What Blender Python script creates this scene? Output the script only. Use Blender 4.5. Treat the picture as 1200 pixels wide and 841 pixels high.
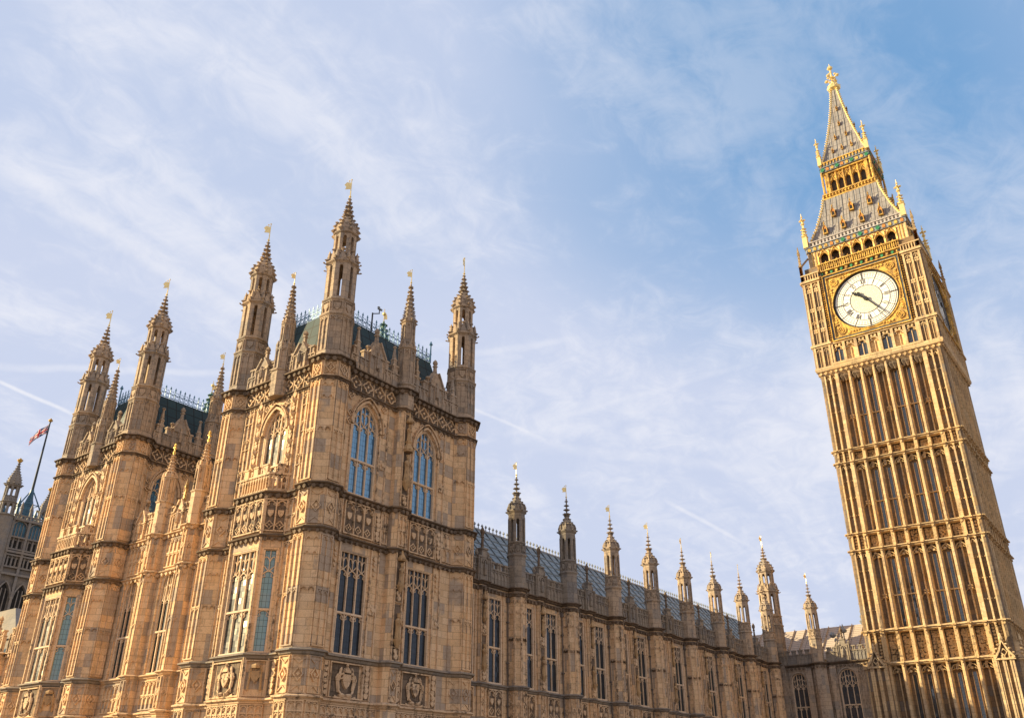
import bpy, math, random
from math import sin, cos, pi, radians, sqrt, atan2
R = random.Random(7)
for o in list(bpy.data.objects): bpy.data.objects.remove(o)
S = bpy.context.scene
COL = S.collection
# ------------------------------------------------------------------ camera
PITCH, HEAD = 0.469165, 0.644633
cam = bpy.data.cameras.new('camera'); cam.sensor_width = 36; cam.lens = 36*1009.8/1200
cam.clip_end = 5000; cam.clip_start = .1
camo = bpy.data.objects.new('camera', cam); COL.objects.link(camo)
camo.location = (0, 0, 0)
camo.rotation_euler = (pi/2+PITCH, 0, HEAD-pi/2)
S.camera = camo
# ------------------------------------------------------------------ light
SUN_AZ, SUN_EL = radians(54), radians(20.2)     # azimuth measured from -X towards +Y
sdir = (-cos(SUN_AZ)*cos(SUN_EL), sin(SUN_AZ)*cos(SUN_EL), sin(SUN_EL))
sun = bpy.data.lights.new('sun', 'SUN'); sun.energy = 5.0; sun.angle = radians(.5); sun.color = (1, .82, .47)
suno = bpy.data.objects.new('sun', sun); COL.objects.link(suno)
from mathutils import Vector
suno.rotation_euler = Vector(sdir).to_track_quat('Z', 'Y').to_euler()
S.view_settings.view_transform = 'Standard'; S.view_settings.look = 'None'
S.view_settings.exposure = 0.97; S.view_settings.gamma = 1

class NT:
    def __init__(s, tree): s.t = tree
    def n(s, kind, **kw):
        nd = s.t.nodes.new(kind)
        ins = kw.pop('ins', {})
        for k, v in kw.items(): setattr(nd, k, v)
        for k, v in ins.items():
            if isinstance(v, bpy.types.NodeSocket): s.t.links.new(v, nd.inputs[k])
            else: nd.inputs[k].default_value = v
        return nd
    def math(s, op, a, b=0., c=0., clamp=False):
        nd = s.n('ShaderNodeMath', operation=op, use_clamp=clamp, ins={0: a, 1: b, 2: c}); return nd.outputs[0]
    def vm(s, op, a, b=(0, 0, 0), out=0):
        nd = s.n('ShaderNodeVectorMath', operation=op, ins={0: a, 1: b}); return nd.outputs[out]
    def mix(s, f, a, b, mode='MIX'):
        nd = s.n('ShaderNodeMix', data_type='RGBA', blend_type=mode, ins={0: f, 6: a, 7: b}); return nd.outputs[2]
    def ss(s, x, a, b, lo=0., hi=1.):
        nd = s.n('ShaderNodeMapRange', interpolation_type='SMOOTHSTEP', ins={0: x, 1: a, 2: b, 3: lo, 4: hi}); return nd.outputs[0]
    def noise(s, v, scale, detail=4, rough=.55, dist=0.):
        nd = s.n('ShaderNodeTexNoise', ins={'Vector': v, 'Scale': scale, 'Detail': detail, 'Roughness': rough, 'Distortion': dist}); return nd.outputs[0]

W = bpy.data.worlds.new('World'); S.world = W; W.use_nodes = True
W.node_tree.nodes.clear()
t = NT(W.node_tree)
sky = t.n('ShaderNodeTexSky', sky_type='NISHITA', sun_disc=False)
sky.sun_elevation = SUN_EL
sky.sun_rotation = math.atan2(sdir[0], sdir[1]) % (2*pi)
sky.air_density = 1.0; sky.dust_density = .6; sky.ozone_density = 1.6
gen = t.n('ShaderNodeTexCoord').outputs['Generated']
sep = t.n('ShaderNodeSeparateXYZ', ins={0: gen})
zz = t.math('ADD', t.math('MAXIMUM', sep.outputs[2], 0.), .22)
pv = t.n('ShaderNodeCombineXYZ', ins={0: t.math('DIVIDE', sep.outputs[0], zz), 1: t.math('DIVIDE', sep.outputs[1], zz), 2: 0.}).outputs[0]
rot = t.n('ShaderNodeMapping', ins={0: pv, 'Rotation': (0, 0, radians(-38)), 'Scale': (.55, 1.25, 1)}).outputs[0]
n1 = t.noise(rot, 1.15, 3, .5, .4)
n2 = t.noise(rot, 3.0, 7, .6, .5)
n3 = t.noise(pv, 14.0, 8, .65, .9)
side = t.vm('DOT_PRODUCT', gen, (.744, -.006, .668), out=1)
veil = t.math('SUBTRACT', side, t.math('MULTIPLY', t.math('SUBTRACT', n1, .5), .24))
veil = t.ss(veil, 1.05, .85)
wisp = t.math('ADD', t.math('MULTIPLY', n2, .70), t.math('MULTIPLY', n3, .30))
wisp = t.ss(wisp, .43, .68)
low = t.ss(sep.outputs[2], .60, .22)
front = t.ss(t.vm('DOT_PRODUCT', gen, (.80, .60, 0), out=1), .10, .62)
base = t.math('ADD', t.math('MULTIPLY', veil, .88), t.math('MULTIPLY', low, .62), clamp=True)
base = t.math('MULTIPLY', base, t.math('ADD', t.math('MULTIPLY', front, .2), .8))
veilc = t.mix(front, (5.2, 4.65, 4.5, 1), (3.65, 4.05, 5.15, 1))  # warm haze out of view behind the camera, added to fill shaded walls
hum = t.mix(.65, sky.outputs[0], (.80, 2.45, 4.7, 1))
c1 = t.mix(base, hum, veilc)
wf = t.math('MULTIPLY', t.math('MULTIPLY', wisp, front), t.math('ADD', t.math('MULTIPLY', base, .62), .24))
c2 = t.mix(wf, c1, (5.1, 5.2, 5.7, 1))
# condensation trails: great-circle bands between two sky directions
def trail(acc, a, b, w, gain, soft=.5):
    a = Vector(a).normalized(); b = Vector(b).normalized()
    n = a.cross(b).normalized(); m = (a+b).normalized(); half = (a-b).length/2
    tan = (b-a).normalized()
    wob = t.math('MULTIPLY', t.math('SUBTRACT', t.noise(gen, 16, 4), .5), w*1.4)
    d = t.math('ABSOLUTE', t.math('ADD', t.vm('DOT_PRODUCT', gen, tuple(n), out=1), wob))
    f = t.ss(d, w, w*.1)
    along = t.math('ABSOLUTE', t.vm('DOT_PRODUCT', t.vm('SUBTRACT', gen, tuple(m)), tuple(tan), out=1))
    f = t.math('MULTIPLY', f, t.ss(along, half*1.15, half*.5))
    f = t.math('MULTIPLY', f, t.ss(t.vm('DOT_PRODUCT', gen, tuple(m), out=1), 0., .5))
    f = t.math('MULTIPLY', f, t.ss(t.noise(gen, 40, 5, .7), .25, .62, gain*soft, gain))
    return t.math('MAXIMUM', acc, f)
acc = t.math('MULTIPLY', n1, 0.)
acc = trail(acc, (.30, .88, .372), (.392, .85, .349), .003, .75)
acc = trail(acc, (.20, .80, .56), (.50, .73, .465), .016, .45)
acc = trail(acc, (.690, .600, .408), (.765, .530, .368), .003, .45)
acc = trail(acc, (.852, .43, .299), (.904, .352, .244), .0035, .5)
acc = trail(acc, (.22, .90, .36), (.55, .72, .42), .006, .35)
acc = trail(acc, (.663, .597, .451), (.749, .464, .473), .006, .25)
acc = trail(acc, (.745, .56, .362), (.923, .237, .303), .009, .18)
acc = trail(acc, (.751, .54, .381), (.854, .286, .434), .005, .16)
c3 = t.mix(acc, c2, (5.5, 5.5, 5.8, 1))
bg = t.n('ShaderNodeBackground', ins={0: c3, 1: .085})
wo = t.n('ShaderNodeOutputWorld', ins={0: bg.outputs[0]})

# ------------------------------------------------------------------ materials
def newmat(name):
    m = bpy.data.materials.new(name); m.use_nodes = True; m.node_tree.nodes.clear()
    return m, NT(m.node_tree)
def finish(t, **ins):
    b = t.n('ShaderNodeBsdfPrincipled', ins=ins)
    t.n('ShaderNodeOutputMaterial', ins={0: b.outputs[0]}); return b
def wallco(t):
    g = t.n('ShaderNodeNewGeometry')
    tan = t.vm('NORMALIZE', t.vm('CROSS_PRODUCT', g.outputs['True Normal'], (0, 0, 1)))
    u = t.vm('DOT_PRODUCT', g.outputs['Position'], tan, out=1)
    z = t.n('ShaderNodeSeparateXYZ', ins={0: g.outputs['Position']}).outputs[2]
    return g, t.n('ShaderNodeCombineXYZ', ins={0: u, 1: z, 2: 0.}).outputs[0]
def stone(name, ca, cb, cdirt, dirt=.35, bw=.95, bh=.38, cgrey=None, grey=.18, odd=.5, bump=.35):
    m, t = newmat(name)
    g, uv = wallco(t)
    pos = g.outputs['Position']
    br = t.n('ShaderNodeTexBrick', ins={'Vector': uv, 'Color1': (0, 0, 0, 1), 'Color2': (1, 1, 1, 1), 'Mortar': (.5, .5, .5, 1), 'Scale': 1.,
        'Mortar Size': .014, 'Mortar Smooth': .2, 'Bias': 0., 'Brick Width': bw, 'Row Height': bh})
    rnd = br.outputs[0]
    col = t.mix(rnd, (*ca, 1), (*cb, 1))
    big = t.noise(pos, .33, 4, .6)
    col = t.mix(t.math('MULTIPLY', t.ss(big, .35, .7), .6), col, (cb[0]*1.12, cb[1]*.98, cb[2]*.78, 1))
    if cgrey:
        # individual replaced / weathered blocks
        v = t.n('ShaderNodeTexWhiteNoise', noise_dimensions='2D', ins={0: t.vm('FLOOR', t.n('ShaderNodeVectorMath', operation='DIVIDE', ins={0: uv, 1: (bw*.98, bh*2, 1)}).outputs[0])}).outputs[0]
        patch = t.math('MULTIPLY', t.ss(t.math('ADD', v, t.math('MULTIPLY', t.math('SUBTRACT', t.noise(pos, .5, 3), .5), 1.0)), 1-grey-.06, 1-grey+.06), odd)
        col = t.mix(patch, col, (*cgrey, 1))
    # soot streaks and stains
    st = t.n('ShaderNodeMapping', ins={0: pos, 'Scale': (1.7, 1.7, .28)}).outputs[0]
    s1 = t.noise(st, 1.3, 6, .68)
    s2 = t.noise(pos, 4.5, 5, .7)
    df = t.math('MULTIPLY', t.ss(t.math('ADD', t.math('MULTIPLY', s1, .5), t.math('MULTIPLY', s2, .5)), .49, .62), dirt)
    col = t.mix(df, col, (*cdirt, 1))
    fine = t.noise(pos, 22, 3, .7)
    col = t.mix(1., col, t.n('ShaderNodeCombineColor', ins={0: t.ss(fine, .2, .8, .80, 1.16), 1: t.ss(fine, .2, .8, .80, 1.16), 2: t.ss(fine, .2, .8, .82, 1.14)}).outputs[0], 'MULTIPLY')
    col = t.mix(t.math('MULTIPLY', br.outputs[1], .6), col, (ca[0]*.45, ca[1]*.42, ca[2]*.40, 1))
    h = t.math('ADD', t.math('MULTIPLY', t.math('SUBTRACT', 1., br.outputs[1]), .5), t.math('MULTIPLY', s2, .6))
    bp = t.n('ShaderNodeBump', ins={'Height': h, 'Strength': bump, 'Distance': .03})
    finish(t, **{'Base Color': col, 'Roughness': .88, 'Normal': bp.outputs[0], 'Specular IOR Level': .25})
    return m
ST = stone('honey_limestone', (.585, .395, .235), (.75, .54, .35), (.12, .085, .06), dirt=.36, cgrey=(.34, .285, .245), grey=.24, odd=.75)
ORN = stone('carved_limestone', (.56, .39, .25), (.68, .50, .34), (.045, .036, .030), dirt=.92, bw=2, bh=1, bump=.6)
SOOT_SHADE = stone('sooty_shade_limestone', (.125, .095, .072), (.21, .155, .115), (.045, .036, .032), dirt=.7, bw=1.2, bh=.5, bump=.7)  # soot on string courses; also painted recess shade behind carving
TUR = stone('weathered_limestone', (.35, .275, .215), (.48, .37, .28), (.11, .09, .075), dirt=.68, cgrey=(.25, .225, .205), grey=.25, odd=.6, bump=.5)
GREY = stone('grey_limestone', (.25, .215, .185), (.32, .27, .225), (.10, .09, .085), dirt=.55, cgrey=(.20, .19, .19), grey=.25, odd=.6, bump=.5)
TOW = stone('tower_limestone', (.50, .365, .215), (.68, .51, .315), (.15, .105, .07), dirt=.55, bw=1.1, bh=.45, cgrey=(.36, .25, .17), grey=.16, odd=.5)
TREC = stone('tower_recess_shade_limestone', (.17, .125, .085), (.28, .19, .115), (.06, .05, .045), dirt=.65, bw=.7, bh=.45, cgrey=(.20, .17, .15), grey=.3, odd=.7)  # shade of the recesses between ribs is put into this darker stone
TORN = stone('tower_carved_limestone', (.50, .35, .19), (.62, .44, .25), (.06, .042, .03), dirt=.85, bw=2, bh=1, bump=.6)
VTS = stone('distant_grey_limestone', (.20, .185, .18), (.27, .245, .225), (.11, .11, .115), dirt=.5, bw=1.6, bh=.8, bump=.1)
def simple(name, col, rough=.6, metal=0., var=.15, scale=3., bump=0., spec=.5, **kw):
    m, t = newmat(name)
    g = t.n('ShaderNodeNewGeometry')
    n = t.noise(g.outputs['Position'], scale, 5, .65)
    c = t.mix(t.ss(n, .3, .7), tuple(v*(1-var) for v in col)+(1,), tuple(min(1, v*(1+var)) for v in col)+(1,))
    ins = {'Base Color': c, 'Roughness': rough, 'Metallic': metal, 'Specular IOR Level': spec}
    if bump: ins['Normal'] = t.n('ShaderNodeBump', ins={'Height': n, 'Strength': bump, 'Distance': .02}).outputs[0]
    ins.update(kw); finish(t, **ins); return m
def gilding():
    m, t = newmat('gilding'); g = t.n('ShaderNodeNewGeometry').outputs['Position']
    a = t.ss(t.math('ADD', t.math('MULTIPLY', t.noise(g, 5.5, 4, .7), .6), t.math('MULTIPLY', t.noise(g, 1.2, 3), .4)), .42, .60)
    c = t.mix(a, (.27, .15, .045, 1), (.86, .54, .12, 1))
    bp = t.n('ShaderNodeBump', ins={'Height': t.noise(g, 9, 3), 'Strength': .6, 'Distance': .04}).outputs[0]
    finish(t, **{'Base Color': c, 'Roughness': t.math('SUBTRACT', .75, t.math('MULTIPLY', a, .35)), 'Metallic': t.math('MULTIPLY', a, .5), 'Normal': bp}); return m
GOLD = gilding()
GILT = simple('pale_gilding', (.92, .70, .32), .38, .6, .12, 9)
ORNG = simple('gilded_stone', (.76, .52, .24), .65, .1, .3, 5, .5)
GREEN = simple('green_enamel', (.03, .22, .10), .5, 0, .25, 4)
RUST = simple('ochre_enamel', (.50, .19, .04), .55, 0, .25, 4)
IRONB = simple('blue_grey_iron', (.10, .12, .14), .5, 0, .2, 4)
BLACK = simple('black_iron', (.012, .013, .016), .45, 0, .2, 4)
DIAL = simple('opal_glass', (.88, .87, .83), .22, 0, .04, 2)
DARK = simple('dark_interior', (.014, .012, .011), .9, 0, .3, 1)
LOUV = simple('louvre_shade', (.05, .04, .035), .8, 0, .3, 3)
CREST = simple('painted_iron_cresting', (.10, .24, .38), .45, .1, .25, 3)
VERD = simple('verdigris_copper', (.12, .22, .17), .6, 0, .3, 6)
GREYP = simple('grey_painted_iron', (.22, .24, .27), .5, 0, .2, 4)
TEAL = simple('blue_painted_iron', (.035, .11, .17), .5, 0, .3, .8)
TRAC = stone('clean_tracery_limestone', (.62, .46, .32), (.72, .56, .42), (.22, .16, .12), dirt=.35, bw=2, bh=1, bump=.3)
STAT = stone('statue_limestone', (.42, .28, .16), (.50, .34, .19), (.10, .075, .06), dirt=.65, bw=3, bh=3, bump=.8)
POLE = simple('dark_steel', (.03, .04, .05), .7, 0, .1, 2)
WHITE = simple('white_paint', (.75, .75, .74), .5, 0, .05, 2)
def slate(name, ca, cb, line, cw, ch, rough=.35, metal=.0, spec=.5, lines=.04, bump=.3):
    m, t = newmat(name)
    tc = t.n('ShaderNodeUVMap').outputs[0]
    br = t.n('ShaderNodeTexBrick', offset=0., ins={'Vector': tc, 'Color1': (0, 0, 0, 1), 'Color2': (1, 1, 1, 1), 'Mortar': (.5, .5, .5, 1), 'Scale': 1.,
        'Mortar Size': lines, 'Mortar Smooth': .1, 'Bias': 0., 'Brick Width': cw, 'Row Height': ch})
    g = t.n('ShaderNodeNewGeometry')
    n = t.noise(g.outputs['Position'], 1.1, 6, .65)
    f = t.math('ADD', t.math('MULTIPLY', br.outputs[0], .5), t.math('MULTIPLY', t.ss(n, .3, .7), .5))
    c = t.mix(f, (*ca, 1), (*cb, 1)); c = t.mix(br.outputs[1], c, (*line, 1))
    h = t.math('ADD', t.math('MULTIPLY', br.outputs[1], 1.), t.math('MULTIPLY', br.outputs[0], .25))
    bp = t.n('ShaderNodeBump', ins={'Height': h, 'Strength': bump, 'Distance': .05}).outputs[0]
    rr = t.math('ADD', rough, t.math('MULTIPLY', br.outputs[0], .12))
    finish(t, **{'Base Color': c, 'Roughness': rr, 'Metallic': metal, 'Specular IOR Level': spec, 'Normal': bp}); return m
ROOFN = slate('iron_tile_roof', (.14, .18, .21), (.26, .31, .35), (.07, .08, .09), 1.05, .95, .42, .0, .6)
ROOFD = slate('dark_iron_roof', (.010, .030, .040), (.022, .055, .068), (.004, .009, .012), .75, .8, .6, .0, .35)
ROOFT = slate('tower_iron_tiles', (.22, .205, .205), (.35, .315, .30), (.12, .10, .09), .42, .95, .5, .1, .5, .035)
ROOFP = slate('pale_roof', (.40, .33, .28), (.50, .41, .35), (.18, .14, .12), 1.6, .35, .55, 0, .4, .03)
def glass(name, tint, rough=.06, cw=.20, ch=.30, amp=.05, blind=.0, spec=1., gcol=(.88, .93, 1, 1)):
    m, t = newmat(name)
    g, uv = wallco(t)
    br = t.n('ShaderNodeTexBrick', offset=0., ins={'Vector': uv, 'Color1': (0, 0, 0, 1), 'Color2': (1, 1, 1, 1), 'Mortar': (.5, .5, .5, 1), 'Scale': 1.,
        'Mortar Size': .008, 'Mortar Smooth': .1, 'Bias': 0., 'Brick Width': cw, 'Row Height': ch})
    cell = t.vm('FLOOR', t.n('ShaderNodeVectorMath', operation='DIVIDE', ins={0: uv, 1: (cw, ch, 1)}).outputs[0])
    wn = t.n('ShaderNodeTexWhiteNoise', noise_dimensions='3D', ins={0: cell}).outputs[1]
    jit = t.vm('MULTIPLY', t.vm('SUBTRACT', wn, (.5, .5, .5)), (amp, amp, amp))
    nn = t.vm('NORMALIZE', t.vm('ADD', g.outputs['Normal'], jit))
    big = t.ss(t.noise(uv, 1.2, 2), .48, .6)
    c = t.mix(t.math('MULTIPLY', big, blind), (*tint, 1), (.30, .29, .26, 1))
    c = t.mix(br.outputs[1], c, (.015, .015, .015, 1))
    r = t.math('ADD', rough, t.math('MULTIPLY', br.outputs[1], .5))
    b = t.n('ShaderNodeBsdfPrincipled', ins={'Base Color': c, 'Roughness': .6, 'Specular IOR Level': .2})
    gl = t.n('ShaderNodeBsdfGlossy', ins={'Color': gcol, 'Roughness': r, 'Normal': nn})
    fr = t.n('ShaderNodeFresnel', ins={'IOR': 1.5}).outputs[0]
    fac = t.math('MULTIPLY', t.math('ADD', t.math('MULTIPLY', fr, .55), .03*spec), t.math('SUBTRACT', 1., br.outputs[1]), clamp=True)
    mx = t.n('ShaderNodeMixShader', ins={0: fac, 1: b.outputs[0], 2: gl.outputs[0]})
    t.n('ShaderNodeOutputMaterial', ins={0: mx.outputs[0]})
    return m
GLASS = glass('leaded_glass', (.008, .012, .018), blind=.04, gcol=(.50, .62, .80, 1))
GLASSB = glass('sky_reflection_leaded_glass', (.02, .11, .26), spec=9, amp=.10, gcol=(.45, .75, 1, 1))  # reflected blue sky is painted into pane and gloss colours
GLASST = glass('tower_glass', (.022, .035, .05), spec=3.)

# ------------------------------------------------------------------ mesh builder (u right, w outward, z up)
class MB:
    def __init__(s): s.v = []; s.f = []; s.mi = []; s.uv = None; s.cur = 0; s.frame()
    def frame(s, ox=0., oy=0., dx=1., dy=0.):
        l = math.hypot(dx, dy); s.ox, s.oy, s.dx, s.dy = ox, oy, dx/l, dy/l; return s
    def seg(s, p, q):
        s.frame(p[0], p[1], q[0]-p[0], q[1]-p[1]); return math.hypot(q[0]-p[0], q[1]-p[1])
    def P(s, u, w, z): return (s.ox+u*s.dx+w*s.dy, s.oy+u*s.dy-w*s.dx, z)
    def poly(s, pts):
        i = len(s.v); s.v += [s.P(*p) for p in pts]; s.f.append(tuple(range(i, i+len(pts)))); s.mi.append(s.cur)
    def box(s, u0, u1, w0, w1, z0, z1, skip=''):
        i = len(s.v)
        s.v += [s.P(u, w, z) for z in (z0, z1) for w in (w0, w1) for u in (u0, u1)]
        F = {'b': (0, 1, 3, 2), 't': (4, 6, 7, 5), 'k': (0, 4, 5, 1), 'f': (2, 3, 7, 6), 'l': (0, 2, 6, 4), 'r': (1, 5, 7, 3)}
        for k, f in F.items():
            if k not in skip: s.f.append(tuple(i+j for j in f)); s.mi.append(s.cur)
    def prism(s, pts, w0, w1, back=False):
        n = len(pts); i = len(s.v)
        s.v += [s.P(u, w1, z) for u, z in pts]+[s.P(u, w0, z) for u, z in pts]
        s.f.append(tuple(range(i, i+n))); s.mi.append(s.cur)
        for k in range(n):
            l = (k+1) % n; s.f.append((i+k, i+n+k, i+n+l, i+l)); s.mi.append(s.cur)
        if back: s.f.append(tuple(range(i+2*n-1, i+n-1, -1))); s.mi.append(s.cur)
    def band(s, pts, t, w0, w1, closed=False):
        n = len(pts); L = []; Q = []
        for k in range(n):
            a = pts[k-1] if (k > 0 or closed) else pts[k]; b = pts[(k+1) % n] if (k < n-1 or closed) else pts[k]
            dx, dz = b[0]-a[0], b[1]-a[1]; l = math.hypot(dx, dz) or 1
            nx, nz = -dz/l*t/2, dx/l*t/2
            L.append((pts[k][0]+nx, pts[k][1]+nz)); Q.append((pts[k][0]-nx, pts[k][1]-nz))
        i = len(s.v)
        for k in range(n):
            s.v += [s.P(L[k][0], w0, L[k][1]), s.P(L[k][0], w1, L[k][1]), s.P(Q[k][0], w1, Q[k][1]), s.P(Q[k][0], w0, Q[k][1])]
        for k in range(n if closed else n-1):
            a = i+4*k; b = i+4*((k+1) % n)
            for j in range(3): s.f.append((a+j, b+j, b+j+1, a+j+1)); s.mi.append(s.cur)
    def loft(s, rings, close=True, cap0=False, cap1=False):
        n = len(rings[0]); i = len(s.v)
        for r in rings: s.v += [s.P(*p) for p in r]
        for k in range(len(rings)-1):
            for j in range(n if close else n-1):
                l = (j+1) % n; s.f.append((i+k*n+j, i+k*n+l, i+(k+1)*n+l, i+(k+1)*n+j)); s.mi.append(s.cur)
        if cap0: s.f.append(tuple(i+j for j in range(n-1, -1, -1))); s.mi.append(s.cur)
        if cap1: s.f.append(tuple(i+(len(rings)-1)*n+j for j in range(n))); s.mi.append(s.cur)
    def lathe(s, u, w, prof, n=8, ph=None, cap=True):
        ph = pi/n if ph is None else ph; k = 1/cos(pi/n) if n <= 8 else 1
        s.loft([[(u+r*k*cos(ph+2*pi*j/n), w+r*k*sin(ph+2*pi*j/n), z) for j in range(n)] for r, z in prof], cap0=cap, cap1=cap)
    def ball(s, u, w, z, r, n=6, sz=1.):
        s.lathe(u, w, [(r*.3, z-r*.95*sz), (r*.8, z-r*.5*sz), (r, z), (r*.8, z+r*.5*sz), (r*.3, z+r*.95*sz)], n)
    def tube(s, a, b, r0, r1=None, n=5):
        r1 = r0 if r1 is None else r1
        A = Vector(a); B = Vector(b); d = (B-A).normalized()
        x = d.cross(Vector((0, 0, 1)) if abs(d.z) < .9 else Vector((1, 0, 0))).normalized(); y = d.cross(x)
        s.loft([[tuple(c+x*r*cos(2*pi*j/n)+y*r*sin(2*pi*j/n)) for j in range(n)] for c, r in ((A, r0), (B, r1))], cap0=True, cap1=True)
    def sweep(s, path, prof, closed=False):
        """world-space path (outside on the right), profile [(out, z)]"""
        n = len(path); nrm = []
        for k in range(n):
            a = path[k-1] if (k > 0 or closed) else None; b = path[k]; c = path[(k+1) % n] if (k < n-1 or closed) else None
            N = []
            for p, q in ((a, b), (b, c)):
                if p is None or q is None: continue
                l = math.hypot(q[0]-p[0], q[1]-p[1]) or 1; N.append(((q[1]-p[1])/l, -(q[0]-p[0])/l))
            if len(N) == 1: nrm.append(N[0])
            else:
                mx, my = N[0][0]+N[1][0], N[0][1]+N[1][1]; d = (mx*N[0][0]+my*N[0][1]) or 1; d = max(d, .5)
                nrm.append((mx/d, my/d))
        i = len(s.v); m = len(prof)
        for k in range(n):
            for o, z in prof: s.v.append((path[k][0]+nrm[k][0]*o, path[k][1]+nrm[k][1]*o, z))
        for k in range(n if closed else n-1):
            l = (k+1) % n
            for j in range(m-1): s.f.append((i+k*m+j, i+l*m+j, i+l*m+j+1, i+k*m+j+1)); s.mi.append(s.cur)
    def quaduv(s, pts, uvs):
        if s.uv is None: s.uv = {}
        s.uv[len(s.f)] = uvs; s.poly(pts)
    def mesh(s, name, mats):
        me = bpy.data.meshes.new(name); me.from_pydata(s.v, [], s.f)
        mats = mats if isinstance(mats, (list, tuple)) else [mats]
        for m in mats: me.materials.append(m)
        if len(mats) > 1: me.polygons.foreach_set('material_index', s.mi)
        if s.uv:
            ul = me.uv_layers.new(name='UVMap')
            for fi, uvs in s.uv.items():
                p = me.polygons[fi]
                for li, uvv in zip(p.loop_indices, uvs): ul.data[li].uv = uvv
        me.update(); return me

def part(name, mb, mats, parent, loc=(0, 0, 0), rz=0., label=None):
    me = mb.mesh(name, mats) if isinstance(mb, MB) else mb
    o = bpy.data.objects.new(name, me); COL.objects.link(o)
    if parent is not None and parent.type == 'EMPTY': loc = Vector(loc)-parent.location
    o.parent = parent; o.location = loc; o.rotation_euler = (0, 0, rz)
    if label: o['label'] = label
    return o
def thing(name, label, cat, group=None, loc=(0, 0, 0)):
    o = bpy.data.objects.new(name, None); COL.objects.link(o); o.empty_display_size = .5
    o.location = loc; o['label'] = label; o['category'] = cat
    if group: o['group'] = group
    return o
def copy_tree(o, parent=None, skip=()):
    c = o.copy(); COL.objects.link(c); c.parent = parent
    for ch in [x for x in o.children if x.name.split('.')[0] not in skip]: copy_tree(ch, c, skip)
    return c
def kids(o, src):
    for ch in list(src.children): copy_tree(ch, o)

# ------------------------------------------------------------------ ornament vocabulary
def arch(uc, hw, zs, rise, n=5):
    if rise <= 0: return [(uc-hw, zs), (uc+hw, zs)]
    if rise < hw*1.02: rise = hw*1.02
    Rr = (hw*hw+rise*rise)/(2*hw); c = uc-hw+Rr; a1 = math.asin(min(1, rise/Rr))
    L = [(c-Rr*cos(a1*k/n), zs+Rr*sin(a1*k/n)) for k in range(n+1)]
    return L+[(2*uc-x, z) for x, z in L[-2::-1]]
def cusp_head(m, uc, hw, zs, rise, t, w0, w1, cusp=True):
    m.band(arch(uc, hw, zs, rise, 4), t, w0, w1)
    if cusp and hw > .12:
        for sgn in (-1, 1):
            m.band([(uc+sgn*hw*.98, zs+rise*.12), (uc+sgn*hw*.42, zs+rise*.30), (uc+sgn*hw*.55, zs+rise*.62)], t*.7, w0, w1*.8+w0*.2)
def panels(m, u0, u1, z0, z1, n, t=.06, w0=0., w1=.09, rise=None, cusp=True, rail=True):
    pw = (u1-u0)/n
    for k in range(n+1): m.box(u0+k*pw-t/2, u0+k*pw+t/2, w0, w1, z0, z1, 'kbt')
    r = rise or pw*.55
    for k in range(n): cusp_head(m, u0+(k+.5)*pw, pw/2-t/4, z1-r-.06, r, t*.8, w0, w1*.85, cusp)
    if rail: m.box(u0-t/2, u1+t/2, w0, w1*1.05, z0-t/2, z0+t/2, 'k'); m.box(u0-t/2, u1+t/2, w0, w1*1.05, z1-t/2, z1+t/2, 'k')
def diamond(m, u, z, r, w0=0., w1=.1, t=.07, zr=None):
    zr = zr or r*1.15
    m.band([(u-r, z), (u, z+zr), (u+r, z), (u, z-zr)], t, w0, w1, True)
    q = r*.38; m.prism([(u-q, z), (u, z-q*1.1), (u+q, z), (u, z+q*1.1)], w0, w1*.9)
def quat(m, u, z, r, w0=0., w1=.1, t=.06):
    pts = []
    for k in range(16):
        a = 2*pi*k/16; rr = r*(.80+.20*abs(cos(2*a))) if k % 2 == 0 else r*.86
        if k % 4 == 2: rr = r*.62
        pts.append((u+rr*cos(a), z+rr*sin(a)))
    m.band(pts, t, w0, w1, True)
    q = r*.26; m.prism([(u-q, z), (u, z-q), (u+q, z), (u, z+q)], w0, w1)
def boss(m, u, w, z, s):
    """leafy carved knot: two crossed little wedges"""
    m.prism([(u-s, z-s*.2), (u-s*.3, z-s), (u+s*.5, z-s*.8), (u+s, z+s*.3), (u+s*.2, z+s), (u-s*.7, z+s*.7)], w-s*.6, w+s*.55)
def crocket(m, u, w, z, s):
    m.lathe(u, w, [(s*.35, z-s*.6), (s, z+s*.1), (s*.45, z+s*.75)], 4, ph=R.random())
def shield(m, u, z, s, w0, w1):
    m.prism([(u-s*.55, z+s*.6), (u-s*.55, z-s*.05), (u-s*.3, z-s*.5), (u, z-s*.8), (u+s*.3, z-s*.5), (u+s*.55, z-s*.05), (u+s*.55, z+s*.6)], w0, w1)
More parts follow.
